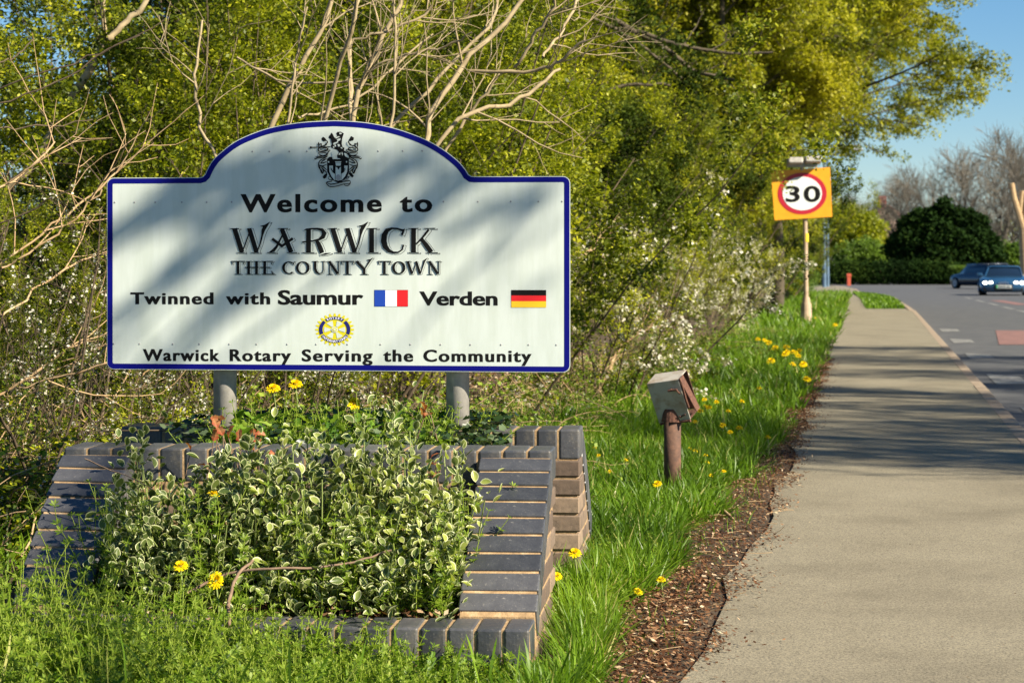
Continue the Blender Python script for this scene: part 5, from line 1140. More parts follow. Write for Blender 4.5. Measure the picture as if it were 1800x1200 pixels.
# ------------------------------------------------------------------ grass, weeds, litter
def verge_plants():
    rng = np.random.default_rng(101)
    def field(n, y0, y1, xl, xr, pw=1.0):
        Y = y0 + (y1 - y0) * rng.random(n) ** pw; a = xl(Y); b = xr(Y); return a + (b - a) * rng.random(n), Y
    items = []
    def blades(X, Y, h, w, bend, dens=None, K=4):
        n = len(X); z = np.array([gz(a, b) for a, b in zip(X, Y)]) - .005
        P0 = np.c_[X, Y, z]; D0 = np.c_[rng.normal(0, .5, (n, 2)), np.ones(n)]
        V, q, n_, K_ = ribbons(P0, D0, h * rng.uniform(.35, 1.3, n) * (.7 + .6 * clump(P0, .35, rng)), w * rng.uniform(.6, 1.3, n), K, rng.uniform(.2, 1.0, n) * bend, rng)
        r = np.clip(clump(P0, .5, rng) * .7 + .1, 0, 1); r = np.where(rng.random(n) < .05, 1.0, r)
        items.append((V, q, np.repeat(r, K_ * 2)))
    edge = lambda Y: path_edge(Y) - np.interp(Y, [5, 7, 10, 14, 20, 40], [.30, .30, .28, .18, .08, .03]) + .06 * np.sin(Y * 3.3) + .04 * np.sin(Y * 7.7)
    n = 42000; X, Y = field(n, 7.2, 15, lambda Y: np.maximum(.20 - 0 * Y, thicket_x(Y) + .1) - .12, edge); m_ = rng.random(n) < 1.0; blades(X, Y, .155, .0075, 2.2)
    n = 26000; X, Y = field(n, 14, 40, lambda Y: thicket_x(Y) + .05, edge, 1.4); blades(X, Y, .19, .013, 2.0)
    n = 7000; X, Y = field(n, 9.0, 16, lambda Y: Y * 0 - .75, lambda Y: thicket_x(Y) * 0 + .5); blades(X, Y, .16, .008, 1.4)
    n = 12000; X, Y = field(n, 38, 90, lambda Y: thicket_x(Y), edge, 1.2); blades(X, Y, .26, .03, 1.3)
    # sparser shorter grass right of the planter, in the litter
    n = 5200; X, Y = field(n, 5.4, 8.2, lambda Y: np.full_like(Y, .16) + (Y - 6.8) * .02, lambda Y: edge(Y) + .02); blades(X, Y, .12, .0055, 1.4)
    n = 700; X, Y = field(n, 6.2, 16, lambda Y: edge(Y) - .05, lambda Y: path_edge(Y) - .05); blades(X, Y, .07, .005, 1.2)
    n = 7000; X, Y = field(n, 4.4, 9.5, lambda Y: Y * 0 - 3.4, lambda Y: Y * 0 - 1.62); blades(X, Y, .22, .008, 1.6)
    n = 5000; X, Y = field(n, 3.6, 5.3, lambda Y: Y * 0 - 3.2, lambda Y: path_edge(Y) - .3); blades(X, Y, .14, .007, 1.8)
    link('verge_grass', cat_mesh('verge_grass', items), None, M['grass'], 'stuff')
    # grass island
    n = 6000; q = [(1523, 543.5), (1517, 535), (1512, 525), (1501, 516)]; q2 = [(1590, 543.5), (1579, 533), (1565, 525), (1540, 520)]
    ly = [4400 / (p[1] - HY) for p in q]; lx = [(p[0] - 900) / F * y for p, y in zip(q, ly)]; ry = [4400 / (p[1] - HY) for p in q2]; rx = [(p[0] - 900) / F * y for p, y in zip(q2, ry)]
    Y = rng.uniform(60.2, 94, n); xl = np.interp(Y, ly, lx); xr = np.interp(Y, ry, rx); X = xl + (xr - xl) * rng.random(n); P0 = np.c_[X, Y, np.full(n, .01)]
    V, q, n_, K_ = ribbons(P0, np.c_[rng.normal(0, .25, (n, 2)), np.ones(n)], rng.uniform(.05, .16, n), rng.uniform(.03, .05, n), 4, rng.uniform(.3, 1, n), rng)
    link('island_grass', cat_mesh('island_grass', [(V, q, np.repeat(rng.random(n) * .8, K_ * 2))]), None, M['grass'], 'stuff')
    # a few long arching grass leaves in the foreground
    items2 = []
    n = 800; X = rng.uniform(-1.65, .30, n); Y = rng.uniform(4.9, 6.05, n); P0 = np.c_[X, Y, np.zeros(n)]
    V, q, n_, K_ = ribbons(P0, np.c_[rng.normal(0, .4, (n, 2)), np.ones(n)], rng.uniform(.12, .34, n) * np.interp(X, [-.8, -.2], [1, .6]), rng.uniform(.003, .009, n), 6, rng.uniform(.5, 2.0, n), rng); items2.append((V, q, np.repeat(rng.random(n), K_ * 2)))
    link('long_grass', cat_mesh('long_grass', items2), None, M['grass'], 'stuff')
def cleavers(name, X, Y, Z, H, rng, parent=None, loc=None):
    """goosegrass: upright stems carrying whorls of narrow leaves"""
    n = len(X); P0 = np.c_[X, Y, Z]; A = grow(P0, np.c_[rng.normal(0, .30, (n, 2)), np.ones(n)], H, 7, .10, (0, 0, .0), rng); ra = taper(np.full(n, .0016), 7, .7)
    V0, F0 = tubes([(A, ra)], 3); items = [(V0, F0, np.full(len(V0), .95))]
    W = 7; idx = np.repeat(np.arange(n), W); t = (np.tile(np.linspace(.22, 1, W), n) + rng.normal(0, .015, n * W)).clip(0, 1) * 6; i = np.minimum(t.astype(int), 5); f = (t - i)[:, None]
    c = A[idx, i] * (1 - f) + A[idx, i + 1] * f; d = unit(A[idx, i + 1] - A[idx, i]); ref = unit(np.cross(d, rng.normal(0, 1, d.shape))); ref2 = np.cross(d, ref)
    Lf = .022 * rng.uniform(.6, 1.25, len(c)) * np.tile(np.linspace(1.15, .7, W), n); m_ = 7
    for k in range(m_):
        a = 2 * np.pi * k / m_; o = ref * math.cos(a) + ref2 * math.sin(a); o = unit(o + d * rng.uniform(.1, .8, (len(c), 1))); s = unit(np.cross(o, d))
        w = (Lf * .17)[:, None]; L_ = Lf[:, None]
        V = np.stack([c, c + o * L_ * .6 + s * w, c + o * L_, c + o * L_ * .6 - s * w], 1).reshape(-1, 3)
        items.append((V, np.arange(len(V)).reshape(-1, 4), np.repeat(np.clip(rng.normal(.5, .22, len(c)), 0, 1), 4)))
    return link(name, cat_mesh(name, items), parent, M['weed'], 'stuff')
def lobed_leaf_mesh(name, L, W, lobes=5, curl=.25):
    """a leaf with toothed lobes, folded a little along the midrib"""
    V = [(0, 0, 0)]; side = []
    for i in range(lobes * 2 + 1):
        t = i / (lobes * 2); w = W * math.sin(math.pi * min(.98, t * .82 + .13)) * (1.0 if i % 2 else .55)
        side.append((t * L, w * .5))
    mid = [(x, 0, curl * L * .5 * math.sin(x / L * 1.9) * (1 - .7 * x / L)) for x, w in side] + [(L * 1.03, 0, curl * L * .12)]
    V = list(mid); nm = len(mid)
    for x, w in side: V.append((x + L * .03, w, mid[side.index((x, w))][2] + w * .35))
    for x, w in side: V.append((x + L * .03, -w, mid[side.index((x, w))][2] + w * .35))
    ns = len(side); Fc = []
    for i in range(ns - 1):
        Fc.append((i, i + 1, nm + i + 1, nm + i)); Fc.append((i + 1, i, nm + ns + i, nm + ns + i + 1))
    Fc.append((ns - 1, nm - 1, nm + ns - 1)); Fc.append((nm - 1, ns - 1, nm + 2 * ns - 1))
    return V, Fc
def merge_instances(name, protoVF, mats_, rnds, matl, parent=None, kind='stuff'):
    """many leaves of one shape joined into one mesh (numpy)"""
    V0 = np.array(protoVF[0]); Q = [q if len(q) == 4 else (q[0], q[1], q[2], q[2]) for q in protoVF[1]]
    tri = []
    for q in protoVF[1]:
        tri.append((q[0], q[1], q[2]));
        if len(q) == 4: tri.append((q[0], q[2], q[3]))
    tri = np.array(tri); n = len(mats_); Mx = np.array(mats_)     # (n,4,4)
    V = np.einsum('nij,vj->nvi', Mx[:, :3, :3], V0) + Mx[:, None, :3, 3]
    Fq = (tri[None] + (np.arange(n) * len(V0))[:, None, None]).reshape(-1, 3)
    return link(name, npmesh(name, V.reshape(-1, 3), Fq, 3, np.repeat(rnds, len(V0))), parent, matl, kind)
def leaf_mats(P0, yaw, pitch, roll, sc):
    out = []
    for p, a, b, c_, s in zip(P0, yaw, pitch, roll, sc):
        m_ = Matrix.Translation(Vector(p)) @ Matrix.Rotation(a, 4, 'Z') @ Matrix.Rotation(-b, 4, 'Y') @ Matrix.Rotation(c_, 4, 'X') @ Matrix.Scale(s, 4); out.append(np.array(m_))
    return out
def foreground():
    rng = np.random.default_rng(202)
    n = 1500; X = rng.uniform(-1.65, .22, n); Y = rng.uniform(5.1, 6.06, n)
    # taller on the left, lower towards the planter's right corner
    H = np.interp(X, [-1.6, -1.0, -.55, .0], [.36, .32, .20, .07]) * rng.uniform(.5, 1.2, n)
    cleavers('goosegrass', X, Y, np.zeros(n), H, rng)
    n = 620; u = rng.uniform(-1.32, -.22, n); v = rng.uniform(-.60, -.05, n); w = [ploc(a, b) for a, b in zip(u, v)]
    keep = (v < -.36) | (rng.random(n) < .75); w = [q for q, k_ in zip(w, keep) if k_]; nn = len(w)
    H = rng.uniform(.07, .20, nn) + np.array([.20 if rng.random() < .45 else 0 for _ in range(nn)])
    cleavers('goosegrass', np.array([q.x for q in w]), np.array([q.y for q in w]), np.full(nn, .13), H, rng)
    # green weeds on the back of the planter and in the gap
    n = 330; u = rng.uniform(-1.12, -.30, n); v = rng.uniform(.25, 1.0, n); w = [ploc(a, b) for a, b in zip(u, v)]
    cleavers('goosegrass', np.array([q.x for q in w]), np.array([q.y for q in w]), np.full(n, .40), rng.uniform(.12, .30, n), rng)
    n = 420; X = rng.uniform(.14, .75, n); Y = rng.uniform(5.5, 8.6, n); k_ = X < path_edge(Y) - .27; X, Y = X[k_], Y[k_]; cleavers('goosegrass', X, Y, np.zeros(len(X)), rng.uniform(.05, .13, len(X)), rng)
    # broad lobed weed leaves (dandelion, dock, mugwort) low among them
    VF = lobed_leaf_mesh('weed_leaf', .11, .042, 5)
    n = 900; X = np.concatenate([rng.uniform(-1.6, .3, 950), rng.uniform(.15, 1.2, 900)]); Y = np.concatenate([rng.uniform(5.1, 6.02, 950), rng.uniform(5.6, 12, 900)]); k_ = X < path_edge(Y) - .25; X, Y = X[k_], Y[k_]; n = len(X)
    ms = leaf_mats(np.c_[X, Y, rng.uniform(.01, .14, n) * np.interp(X, [-1.0, -.4, .3], [1, .4, .35])], rng.uniform(0, 6.28, n), rng.uniform(.1, .9, n), rng.normal(0, .4, n), rng.uniform(.4, 1.0, n) * np.interp(X, [-.6, -.3], [1, .7]))
    merge_instances('weed_leaves', VF, ms, rng.random(n), M['broad'])
    VF2 = lobed_leaf_mesh('weed_leaf', .07, .045, 3)
    w = [ploc(a, b) for a, b in zip(rng.uniform(-1.1, -.35, 420), rng.uniform(.3, 1.05, 420))]; ms = leaf_mats([(q.x, q.y, .42 + rng.uniform(0, .18)) for q in w], rng.uniform(0, 6.28, 420), rng.uniform(.1, .8, 420), rng.normal(0, .4, 420), rng.uniform(.5, 1.1, 420))
    merge_instances('weed_leaves', VF2, ms, rng.random(420), M['broad'])
    # ivy trailing through the gap between the walls and over the rear coping
    VI = lobed_leaf_mesh('ivy_leaf', .032, .034, 2, .1); us = np.concatenate([rng.uniform(-1.3, -.95, 420), rng.uniform(-.95, -.30, 500), rng.uniform(-.40, -.20, 420)]); vs = np.concatenate([rng.uniform(.35, 1.12, 420), rng.uniform(.2, 1.12, 500), rng.uniform(.3, 1.1, 420)]); n = len(us)
    zz = np.where(vs > .88, rng.uniform(.555, .60, n), rng.uniform(.42, .60, n)); w = [ploc(a, b) for a, b in zip(us, vs)]
    ms = leaf_mats([(q.x, q.y, z) for q, z in zip(w, zz)], rng.uniform(0, 6.28, n), rng.uniform(-.3, .5, n), rng.normal(0, .5, n), rng.uniform(.6, 1.2, n)); merge_instances('ivy', VI, ms, rng.random(n) ** 1.5, M['ivy'])
    iv = grow(np.array([list(ploc(a, b, .57)) for a, b in zip(rng.uniform(-1.3, -.45, 26), rng.uniform(.5, 1.0, 26))]), rng.normal(0, 1, (26, 3)) * np.array([1, .3, .1]), rng.uniform(.15, .32, 26), 8, .15, (0, 0, 0), rng); iv[:, :, 2] = .565 + (iv[:, :, 2] - .57) * .12; V, Fq = tubes([(iv, taper(np.full(26, .003), 8, .5))], 4)
    link('ivy_stems', npmesh('ivy_stems', V, Fq, 4), None, M['barkbrown'], 'stuff')
    # leaf litter along the path edge and in the bed
    n = 34000; Y = 5.2 + 22 * rng.random(n) ** 2.0; wd = np.interp(Y, [5, 7, 10, 14, 20, 30], [.36, .36, .34, .22, .12, .07]); X = path_edge(Y) + .10 - wd * (rng.random(n) ** .8) * 1.2 + .04 * np.sin(Y * 5) - .05 + np.where(rng.random(n) < .22, np.abs(rng.normal(0, .06, n)), 0)
    Vl, Fl, rl = leafquads(np.c_[X, Y, .012 + rng.random(n) * .022], .017, rng, wr=.5, upb=1.6); rl = np.repeat(rng.random(n) ** 2.2, 4)
    items = [(Vl, Fl, rl)]
    n = 2600; w = [ploc(a, b) for a, b in zip(rng.uniform(-1.3, -.2, n), rng.uniform(-.62, .0, n))]; Vl, Fl, rl = leafquads(np.array([(q.x, q.y, .125 + rng.random() * .04 + max(0, (q.y - 6.3)) * .12) for q in w]), .028, rng, wr=.6, upb=1.2); items.append((Vl, Fl, rl))
    n = 2500; X = rng.uniform(.14, .7, n); Y = rng.uniform(5.3, 8.5, n); k_ = X < path_edge(Y) - .02; X, Y = X[k_], Y[k_]; n = len(X); Vl, Fl, rl = leafquads(np.c_[X, Y, rng.random(n) * .03 + .01], .022, rng, wr=.55, upb=1.4); items.append((Vl, Fl, rl))
    n = 9000; Y = rng.uniform(8, 26, n); X = thicket_x(Y) - rng.random(n) * 1.6 + .25; Vl, Fl, rl = leafquads(np.c_[X, Y, [gz(a, b) + .02 + .02 * rng.random() for a, b in zip(X, Y)]], .035, rng, wr=.6, upb=1.3); items.append((Vl, Fl, np.clip(rl + .2, 0, 1)))
    link('leaf_litter', cat_mesh('leaf_litter', items), None, M['litter'], 'stuff')
    # straws and short twigs in the litter
    n = 260; Y = 5.3 + 9 * rng.random(n) ** 1.5; X = path_edge(Y) - rng.random(n) * .42 + .12 * (rng.random(n) < .15); q = grow(np.c_[X, Y, np.full(n, .03)], rng.normal(0, 1, (n, 3)) * np.array([1, 1, .08]), rng.uniform(.03, .13, n), 3, .1, (0, 0, 0), rng)
    V, Fq = tubes([(q, np.full((n, 3), .0014))], 3); link('straws', npmesh('straws', V, Fq, 4), None, M['drystem'], 'stuff')
    # little stones on the path
    n = 160; Y = rng.uniform(5.8, 12, n); X = path_edge(Y) + rng.random(n) ** 1.5 * 1.6; Vl, Fl, rl = leafquads(np.c_[X, Y, np.full(n, .011)], .007, rng, wr=.8, upb=3); link('path_grit', npmesh('path_grit', Vl, Fl, 4, rl), None, M['litter'], 'stuff')
verge_plants(); foreground()

# ------------------------------------------------------------------ variegated euonymus in the planter
def euo_leaf(L, cup, twist):
    out = []; inn = []; n = 11
    def prof(t): return .265 * math.sin(math.pi * t ** .85) ** .8 * (1 + .25 * t)
    up = [(t / 5, prof(t / 5) if 0 < t < 5 else 0) for t in range(6)]
    ring = [(x, w) for x, w in up] + [(x, -w) for x, w in reversed(up[1:-1])]
    def z(x, w): return cup * (abs(w) * 1.1 + .35 * (x - .4) ** 2) + twist * w * x
    V = [(x * L, w * L, z(x, w) * L) for x, w in ring]; m_ = len(ring)
    V += [((.45 + (x - .45) * .89) * L, w * .80 * L, z(.45 + (x - .45) * .89, w * .80) * L + .0002) for x, w in ring]
    V += [(.45 * L, 0, z(.45, 0) * L - .001)]
    V = [(x + L * .06, y, zz) for x, y, zz in V]
    Fc = [(i, (i + 1) % m_, (i + 1) % m_ + m_, i + m_) for i in range(m_)] + [(i + m_, (i + 1) % m_ + m_, 2 * m_) for i in range(m_)]
    me = pymesh('variegated_leaf', V, Fc, True); me.materials.append(M['eurim']); me.materials.append(M['euo'])
    for i, p in enumerate(me.polygons): p.material_index = 0 if i < m_ else 1
    return me
def euonymus():
    rng = np.random.default_rng(303)
    Ls = [euo_leaf(L, c_, t) for L, c_, t in ((.043, .35, .2), (.037, .6, -.3), (.033, .25, .4), (.026, .8, 0), (.045, .1, -.2))]
    # (local x range, tops in pixels for a few tall shoots)
    def tip(px, py, Y): return np.array(P(px, py, Y))
    G_ = lambda x0, x1, y0, y1, n_: [(rng.uniform(x0, x1), rng.uniform(y0, y1)) for _ in range(n_)]
    shrubs = [('variegated euonymus with cream edged leaves at the left inside the planter', (-1.24, -1.02), [(235, 800), (250, 770), (205, 845), (265, 845), (225, 900), (240, 960), (300, 850), (255, 905)]),
              ('variegated euonymus with cream edged leaves in the left middle of the planter', (-1.02, -.80), [(345, 835), (372, 850), (320, 880), (400, 800), (350, 920), (300, 960), (390, 960), (330, 940), (440, 780)]),
              ('variegated euonymus with cream edged leaves in the middle of the planter', (-.80, -.60), [(455, 790), (500, 770), (540, 765), (470, 850), (520, 850), (450, 920), (490, 960), (545, 910), (550, 825), (425, 860)]),
              ('tall variegated euonymus rising above the planter wall between the posts', (-.66, -.46), [(640, 745), (690, 725), (700, 760), (600, 850), (620, 800), (670, 800), (730, 770), (590, 860), (640, 860), (690, 840), (745, 685)]),
              ('variegated euonymus with cream edged leaves at the right inside the planter', (-.46, -.26), [(730, 850), (760, 860), (800, 805), (815, 790), (780, 880), (720, 920), (760, 960), (810, 860), (815, 900), (700, 900)]),
              ('low variegated euonymus at the front of the planter near its middle', (-.95, -.45), [(520, 1000), (560, 980), (600, 950), (650, 970), (610, 900), (570, 890), (480, 1020), (660, 930), (440, 1000), (690, 980), (540, 950)]),
              ('variegated euonymus filling the lower left of the planter beside the wing', (-1.2, -.95), G_(195, 350, 880, 1030, 12)), ('variegated euonymus filling the lower right of the planter beside the wing', (-.55, -.28), G_(640, 820, 860, 1020, 12)),
              ('variegated euonymus under the red leaved bramble near the left post', (-1.0, -.75), G_(360, 520, 800, 940, 12)), ('variegated euonymus against the wall below the right post', (-.6, -.35), G_(600, 800, 780, 900, 14)), ('variegated euonymus growing up over the middle of the wall coping', (-.85, -.55), G_(430, 640, 745, 850, 14))]
    for si, (lab, (xa, xb), tips) in enumerate(shrubs):
        base = ploc((xa + xb) / 2, -.30, .12); sh = empty('euonymus', lab, 'shrub', base, 0, 'variegated euonymus shrubs in the planter'); b0 = np.array(base)
        mats_ = []; polys = []; darkp = []
        extra = [(tips[k % len(tips)][0] + rng.uniform(-38, 38), tips[k % len(tips)][1] + rng.uniform(10, 90)) for k in range(16)]
        cnt = 0
        for ti, (px, py) in enumerate(tips + extra):
            Yt = 6.62 - (py - 760) / 300 * .42 + rng.uniform(-.10, .08) if ti < len(tips) else 6.55 - (py - 760) / 300 * .38 + rng.uniform(-.05, .12)
            if py > 930: Yt = min(Yt, 6.38)
            e = tip(px, py, Yt); ground = ploc(rng.uniform(xa, xb), rng.uniform(-.42, -.18), .11); g = np.array([ground.x * .35 + e[0] * .65, ground.y * .5 + e[1] * .5 + .02, ground.z])
            if e[2] < g[2] + .05: g[2] = e[2] - .06
            m_ = 7; bow = rng.normal(0, .02, 3); q = np.array([g + (e - g) * k / (m_ - 1) + bow * math.sin(math.pi * k / (m_ - 1)) for k in range(m_)]); polys.append(q - b0)
            ln = np.linalg.norm(e - g); d = unit(e - q[-3]); nodes = max(2, int(min(ln, .34) / .026)); ph = rng.uniform(0, 3.14)
            for k in range(nodes + 1):
                if cnt >= 296: break
                pos = e - d * k * .025 if k < 4 else q[-1] + (g - q[-1]) * (k * .025 / max(ln, .05)); num = 4 if k == 0 else 2
                for j in range(num):
                    if cnt >= 290: break
                    a = ph + k * math.pi / 2 + j * 2 * math.pi / num + rng.normal(0, .25); el = (1.15 if k == 0 else .95 - .10 * k) + rng.normal(0, .15)
                    o = link('leaf', Ls[rng.integers(0, 5)] if k else Ls[3 if rng.random() < .5 else 2], sh)
                    s = float(rng.uniform(.8, 1.15)) * (1.0 if k else .9)
                    o.matrix_basis = Matrix.Translation(Vector(pos - b0)) @ Matrix.Rotation(a, 4, 'Z') @ Matrix.Rotation(-max(-.3, el), 4, 'Y') @ Matrix.Rotation(float(rng.normal(0, .3)), 4, 'X') @ Matrix.Scale(s, 4); cnt += 1
            darkp += [q[int(rng.integers(1, 7))] + rng.normal(0, .035, 3) for _ in range(19)]
        A = np.array(polys); V, Fq = tubes([(A, taper(np.full(len(A), .0035), 7, .5))], 5); link('stems', npmesh('stems', V, Fq, 4), sh, M['stem'], 'stuff')
        dp = np.array(darkp) - b0; n_ = len(dp); src = Ls[1]; V0 = [tuple(v.co) for v in src.vertices]; F0 = [tuple(p.vertices) for p in src.polygons]
        ms = leaf_mats(dp, rng.uniform(0, 6.28, n_), rng.uniform(.0, 1.1, n_), rng.normal(0, .4, n_), rng.uniform(.6, 1.1, n_))
        o = merge_instances('inner_leaves', (V0, F0), ms, rng.random(n_), None, sh); o.data.materials.append(M['eurim']); o.data.materials.append(M['euo'])
        pat = []
        for p in src.polygons: pat += [p.material_index] * (len(p.vertices) - 2)
        o.data.polygons.foreach_set('material_index', np.tile(np.array(pat, dtype=np.int32), n_))
    # red and orange bramble leaves over the wall
    VR = lobed_leaf_mesh('red_leaf', .045, .034, 2, .5); me = pymesh('red_leaf', *VR); a = me.attributes.new('rnd', 'FLOAT', 'POINT'); a.data.foreach_set('value', [random.random() for _ in me.vertices])
    sp_ = empty('red_leaved_bramble', 'small bramble sprig with red and orange leaves beside the left post', 'bramble', P(410, 790, 6.75)); b0 = Vector(sp_.location)
    pts = [(371, 738), (382, 752), (375, 775), (392, 765), (386, 745), (425, 778), (436, 768), (447, 772), (432, 790), (455, 780), (440, 785), (335, 790), (362, 818), (470, 795), (455, 828), (402, 770), (420, 790), (448, 762)]
    segs = []
    for px, py in pts:
        p = P(px, py, 6.72 + random.uniform(-.05, .08)) - b0; o = link('red_leaf', me, sp_, M['redleaf']); o.matrix_basis = Matrix.Translation(p) @ Matrix.Rotation(random.uniform(0, 6.28), 4, 'Z') @ Matrix.Rotation(random.uniform(-1.2, .6), 4, 'Y') @ Matrix.Rotation(random.uniform(-.8, .8), 4, 'X') @ Matrix.Scale(random.uniform(.6, 1.0), 4)
        segs.append(cylvf(p, p + Vector((random.uniform(-.03, .03), .02, -.10)), .0016, .0016, 5))
    link('stems', join_me('stems', segs), sp_, M['stick'], 'stuff')
    sp2 = empty('red_leaved_bramble', 'a few red and yellow leaves at the right end of the planter wall', 'bramble', P(765, 815, 6.75)); b0 = Vector(sp2.location); segs = []
    for px, py in ((757, 805), (768, 812), (775, 822), (765, 830), (748, 720), (757, 728), (745, 735), (762, 840)):
        p = P(px, py, 6.74) - b0; o = link('red_leaf', me, sp2); o.matrix_basis = Matrix.Translation(p) @ Matrix.Rotation(random.uniform(0, 6.28), 4, 'Z') @ Matrix.Rotation(random.uniform(-1.2, .6), 4, 'Y') @ Matrix.Scale(random.uniform(.6, .9), 4)
        segs.append(cylvf(p, p + Vector((random.uniform(-.03, .03), .02, -.08)), .0016, .0016, 5))
    link('stems', join_me('stems', segs), sp2, M['stick'], 'stuff')
euonymus()

# ------------------------------------------------------------------ sticks, dandelions
def stick(name, label, pts, r, matn='stick'):
    o0 = P(pts[0][0], pts[0][1], pts[0][2]); q = [P(*p) - o0 for p in pts]; xs = catmull([(v.x, v.y) for v in q], 4); zs = catmull([(v.z, 0) for v in q], 4)
    A = np.array([[(a[0], a[1], b[0]) for a, b in zip(xs, zs)]]) + np.random.default_rng(5).normal(0, .0012, (1, len(xs), 3)); V, Fq = tubes([(A, np.linspace(r, r * .6, A.shape[1])[None])], 7)
    o = link(name, npmesh(name, V, Fq, 4, smooth=True), None, M[matn]); o.location = o0; return prop(o, label, 'stick')
stick('twig', 'long thin brown trailing twig lying across the front left of the planter', [(330, 1042, 6.12), (400, 1008, 6.15), (480, 998, 6.12), (560, 997, 6.15), (640, 982, 6.2), (688, 966, 6.22)], .0042)
stick('twig', 'thick brown bent twig arching up over the front edge of the planter', [(404, 1105, 6.0), (402, 1070, 6.02), (406, 1040, 6.05), (420, 1008, 6.08), (445, 984, 6.12)], .0062)
stick('twig', 'thin dry twig lying across the left wing of blue bricks', [(150, 806, 6.62), (185, 822, 6.55), (230, 838, 6.5), (270, 860, 6.42)], .0022)
stick('fallen_stick', 'pale curved fallen stick in the grass beside the rusty floodlight post', [(1232, 880, 10.3), (1258, 888, 10.1), (1278, 902, 9.9), (1290, 914, 9.75)], .011, 'drystem')

def dandelion_proto():
    rng = np.random.default_rng(404); t = empty('dandelion', 'proto', 'flower')
    # flower head: rings of strap petals
    Vs = []; Fs = []; rr = []
    for ring, (n, r, el, L) in enumerate(((24, .004, .10, .0185), (20, .003, .38, .016), (16, .002, .75, .0125), (10, .001, 1.2, .009))):
        for i in range(n):
            a = 2 * math.pi * i / n + rng.normal(0, .07); e = el + rng.normal(0, .10); c_, s_ = math.cos(a), math.sin(a); w = .0022; b = len(Vs)
            L_ = L * rng.uniform(.85, 1.12)
            for (t_, wf) in ((0, .6), (.6, 1.1), (1, .8)):
                x = r + L_ * t_ * math.cos(e); z = L_ * t_ * math.sin(e) - .002 * t_ * t_ * (1.5 - el)
                Vs += [(x * c_ - s_ * w * wf, x * s_ + c_ * w * wf, z), (x * c_ + s_ * w * wf, x * s_ - c_ * w * wf, z)]
            Fs += [(b, b + 1, b + 3, b + 2), (b + 2, b + 3, b + 5, b + 4)]; rr += [float(np.clip(.75 - ring * .18 + rng.normal(0, .15), 0, 1))] * 6
    head = npmesh('flower_head', np.array(Vs), np.array(Fs), 4, np.array(rr)); h = link('flower_head', head, t, M['petal']); h.location = (0, 0, .12)
    V, Fc = cylvf((0, 0, .10), (0, 0, .121), .0035, .0065, 8); link('calyx', pymesh('calyx', V, Fc), t, M['stem'])
    A = np.array([[(.0, .0, 0), (.006, 0, .03), (.008, .002, .06), (.004, .001, .09), (0, 0, .118)]]); V, Fq = tubes([(A, np.full((1, 5), .0024))], 6); link('stem', npmesh('stem', V, Fq, 4, smooth=True), t, M['stem'])
    VF = lobed_leaf_mesh('dandelion_leaf', .10, .03, 5)
    me = pymesh('leaf', *VF); a = me.attributes.new('rnd', 'FLOAT', 'POINT'); a.data.foreach_set('value', [.5] * len(me.vertices)); me.materials.append(M['broad'])
    for i in range(5):
        o = link('leaf', me, t); o.rotation_euler = (0, -.45, i * 1.26 + .3); o.scale = (random.uniform(.7, 1.0),) * 3
    return t
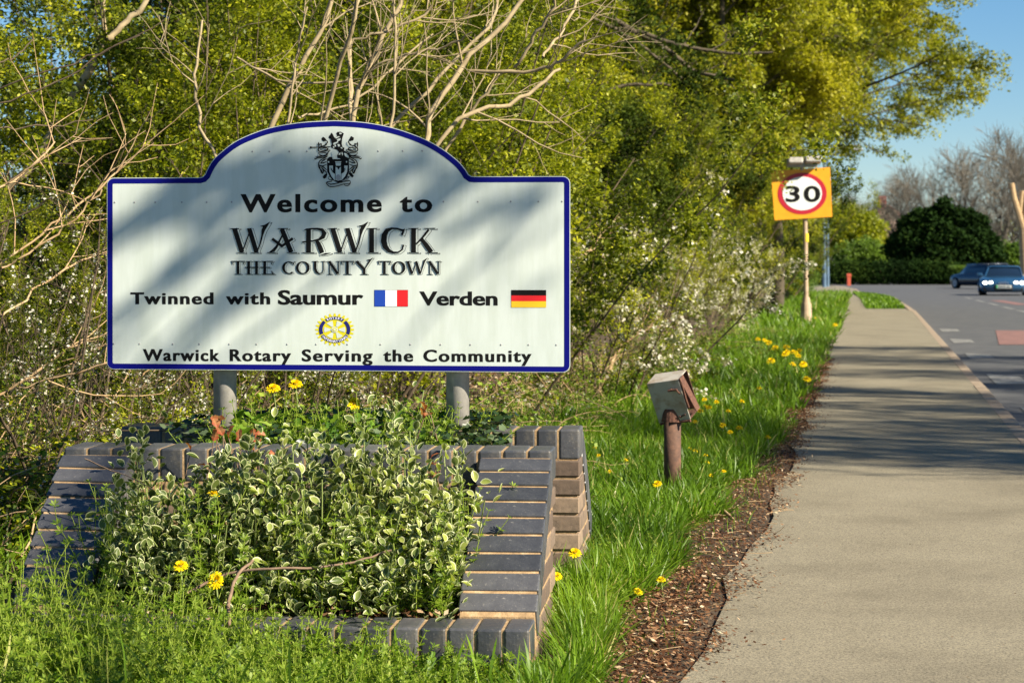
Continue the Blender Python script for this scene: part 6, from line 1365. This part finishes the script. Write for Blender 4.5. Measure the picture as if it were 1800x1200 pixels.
def dandelions():
    d = dandelion_proto()
    def at(px, py, Y, sc, tilt, lab, grp=None):
        p = P(px, py, Y); h = .12 * sc
        o = copy_thing(d, (p.x, Y, p.z - h), random.uniform(0, 6.28), (sc * .86, sc * .86, sc), lab, grp or 'yellow dandelions')
        for ch in o.children:
            if ch.name.startswith('flower_head'):
                ch.rotation_euler = (tilt + random.uniform(-.15, .15), random.uniform(-.2, .2), 0)
        o.rotation_euler = (0, 0, random.uniform(-.5, .5)); return o
    near = [(480, 682, 8.1, 1.25, .5, 'yellow dandelion behind the planter, left of the pair under the sign'), (519, 675, 8.2, 1.45, .4, 'yellow dandelion behind the planter, right of the pair under the sign'), (621, 708, 7.6, 1.35, .7, 'yellow dandelion between the two sign posts above the euonymus'),
            (376, 868, 6.4, 1.0, .2, 'small yellow dandelion among the euonymus at upper left'), (317, 994, 6.1, 1.15, .35, 'yellow dandelion beside the trailing twig in the planter'), (379, 1019, 6.08, 1.2, .9, 'round open yellow dandelion facing the camera at the front of the planter'),
            (1010, 971, 7.4, 1.2, .4, 'yellow dandelion right of the brick planter wing'), (979, 1012, 7.0, .85, .5, 'small yellow dandelion against the foot of the right brick wing'), (1155, 850, 9.6, 1.15, .5, 'yellow dandelion at the foot of the rusty floodlight post'), (1162, 1018, 7.6, .9, .4, 'yellow dandelion near the litter at the edge of the path'),
            (1121, 1039, 7.4, .9, .4, 'flat yellow dandelion in the short grass right of the planter'), (1070, 1080, 6.9, .9, .5, 'lowest yellow dandelion right of the planter')]
    d.location = (0, 0, 0)
    first = True
    for n_ in near:
        if first:
            px, py, Y, sc, tilt, lab = n_; p = P(px, py, Y); d.location = (p.x, Y, p.z - .12 * sc); d.scale = (sc,) * 3; d['label'] = lab; d['group'] = 'yellow dandelions'; first = False
            for ch in d.children:
                if ch.name.startswith('flower_head'): ch.rotation_euler = (tilt, 0, 0)
            d0 = d
        else: at(*n_)
    z1 = [(1216, 699), (1238, 702), (1259, 706), (1222, 741), (1270, 747), (1283, 759), (1299, 752), (1304, 705), (1246, 716), (1231, 722), (1350, 768), (1334, 682), (1280, 722), (1240, 714)]
    for px, py in z1: Y = (CH - .13) * F / (py - HY); at(px, py, Y, random.uniform(1.0, 1.35), .35, 'yellow dandelion in the grass just right of the rusty floodlight box', 'dandelions behind the floodlight')
    z2 = [(1045, 787), (1052, 800), (1072, 828), (1100, 808), (1212, 788), (1222, 792), (1240, 800), (1243, 812), (1272, 828), (1250, 835)]
    for px, py in z2: Y = (CH - .10) * F / (py - HY); at(px, py, Y, random.uniform(.6, .85), .35, 'small yellow flower in the shaggy grass around the floodlight post', 'small yellow flowers round the floodlight post')
    z3 = [(1332, 596), (1344, 598), (1351, 602), (1362, 611), (1382, 610), (1384, 618), (1395, 619), (1403, 625), (1405, 616), (1355, 634), (1380, 622), (1393, 640), (1412, 640), (1434, 560), (1468, 571), (1418, 666)]
    for px, py in z3: Y = (CH - .15) * F / (py - HY); at(px, py, Y, random.uniform(1.9, 2.7), .4, 'yellow dandelion in the far clump below the speed limit sign', 'dandelions below the speed limit sign')
dandelions()
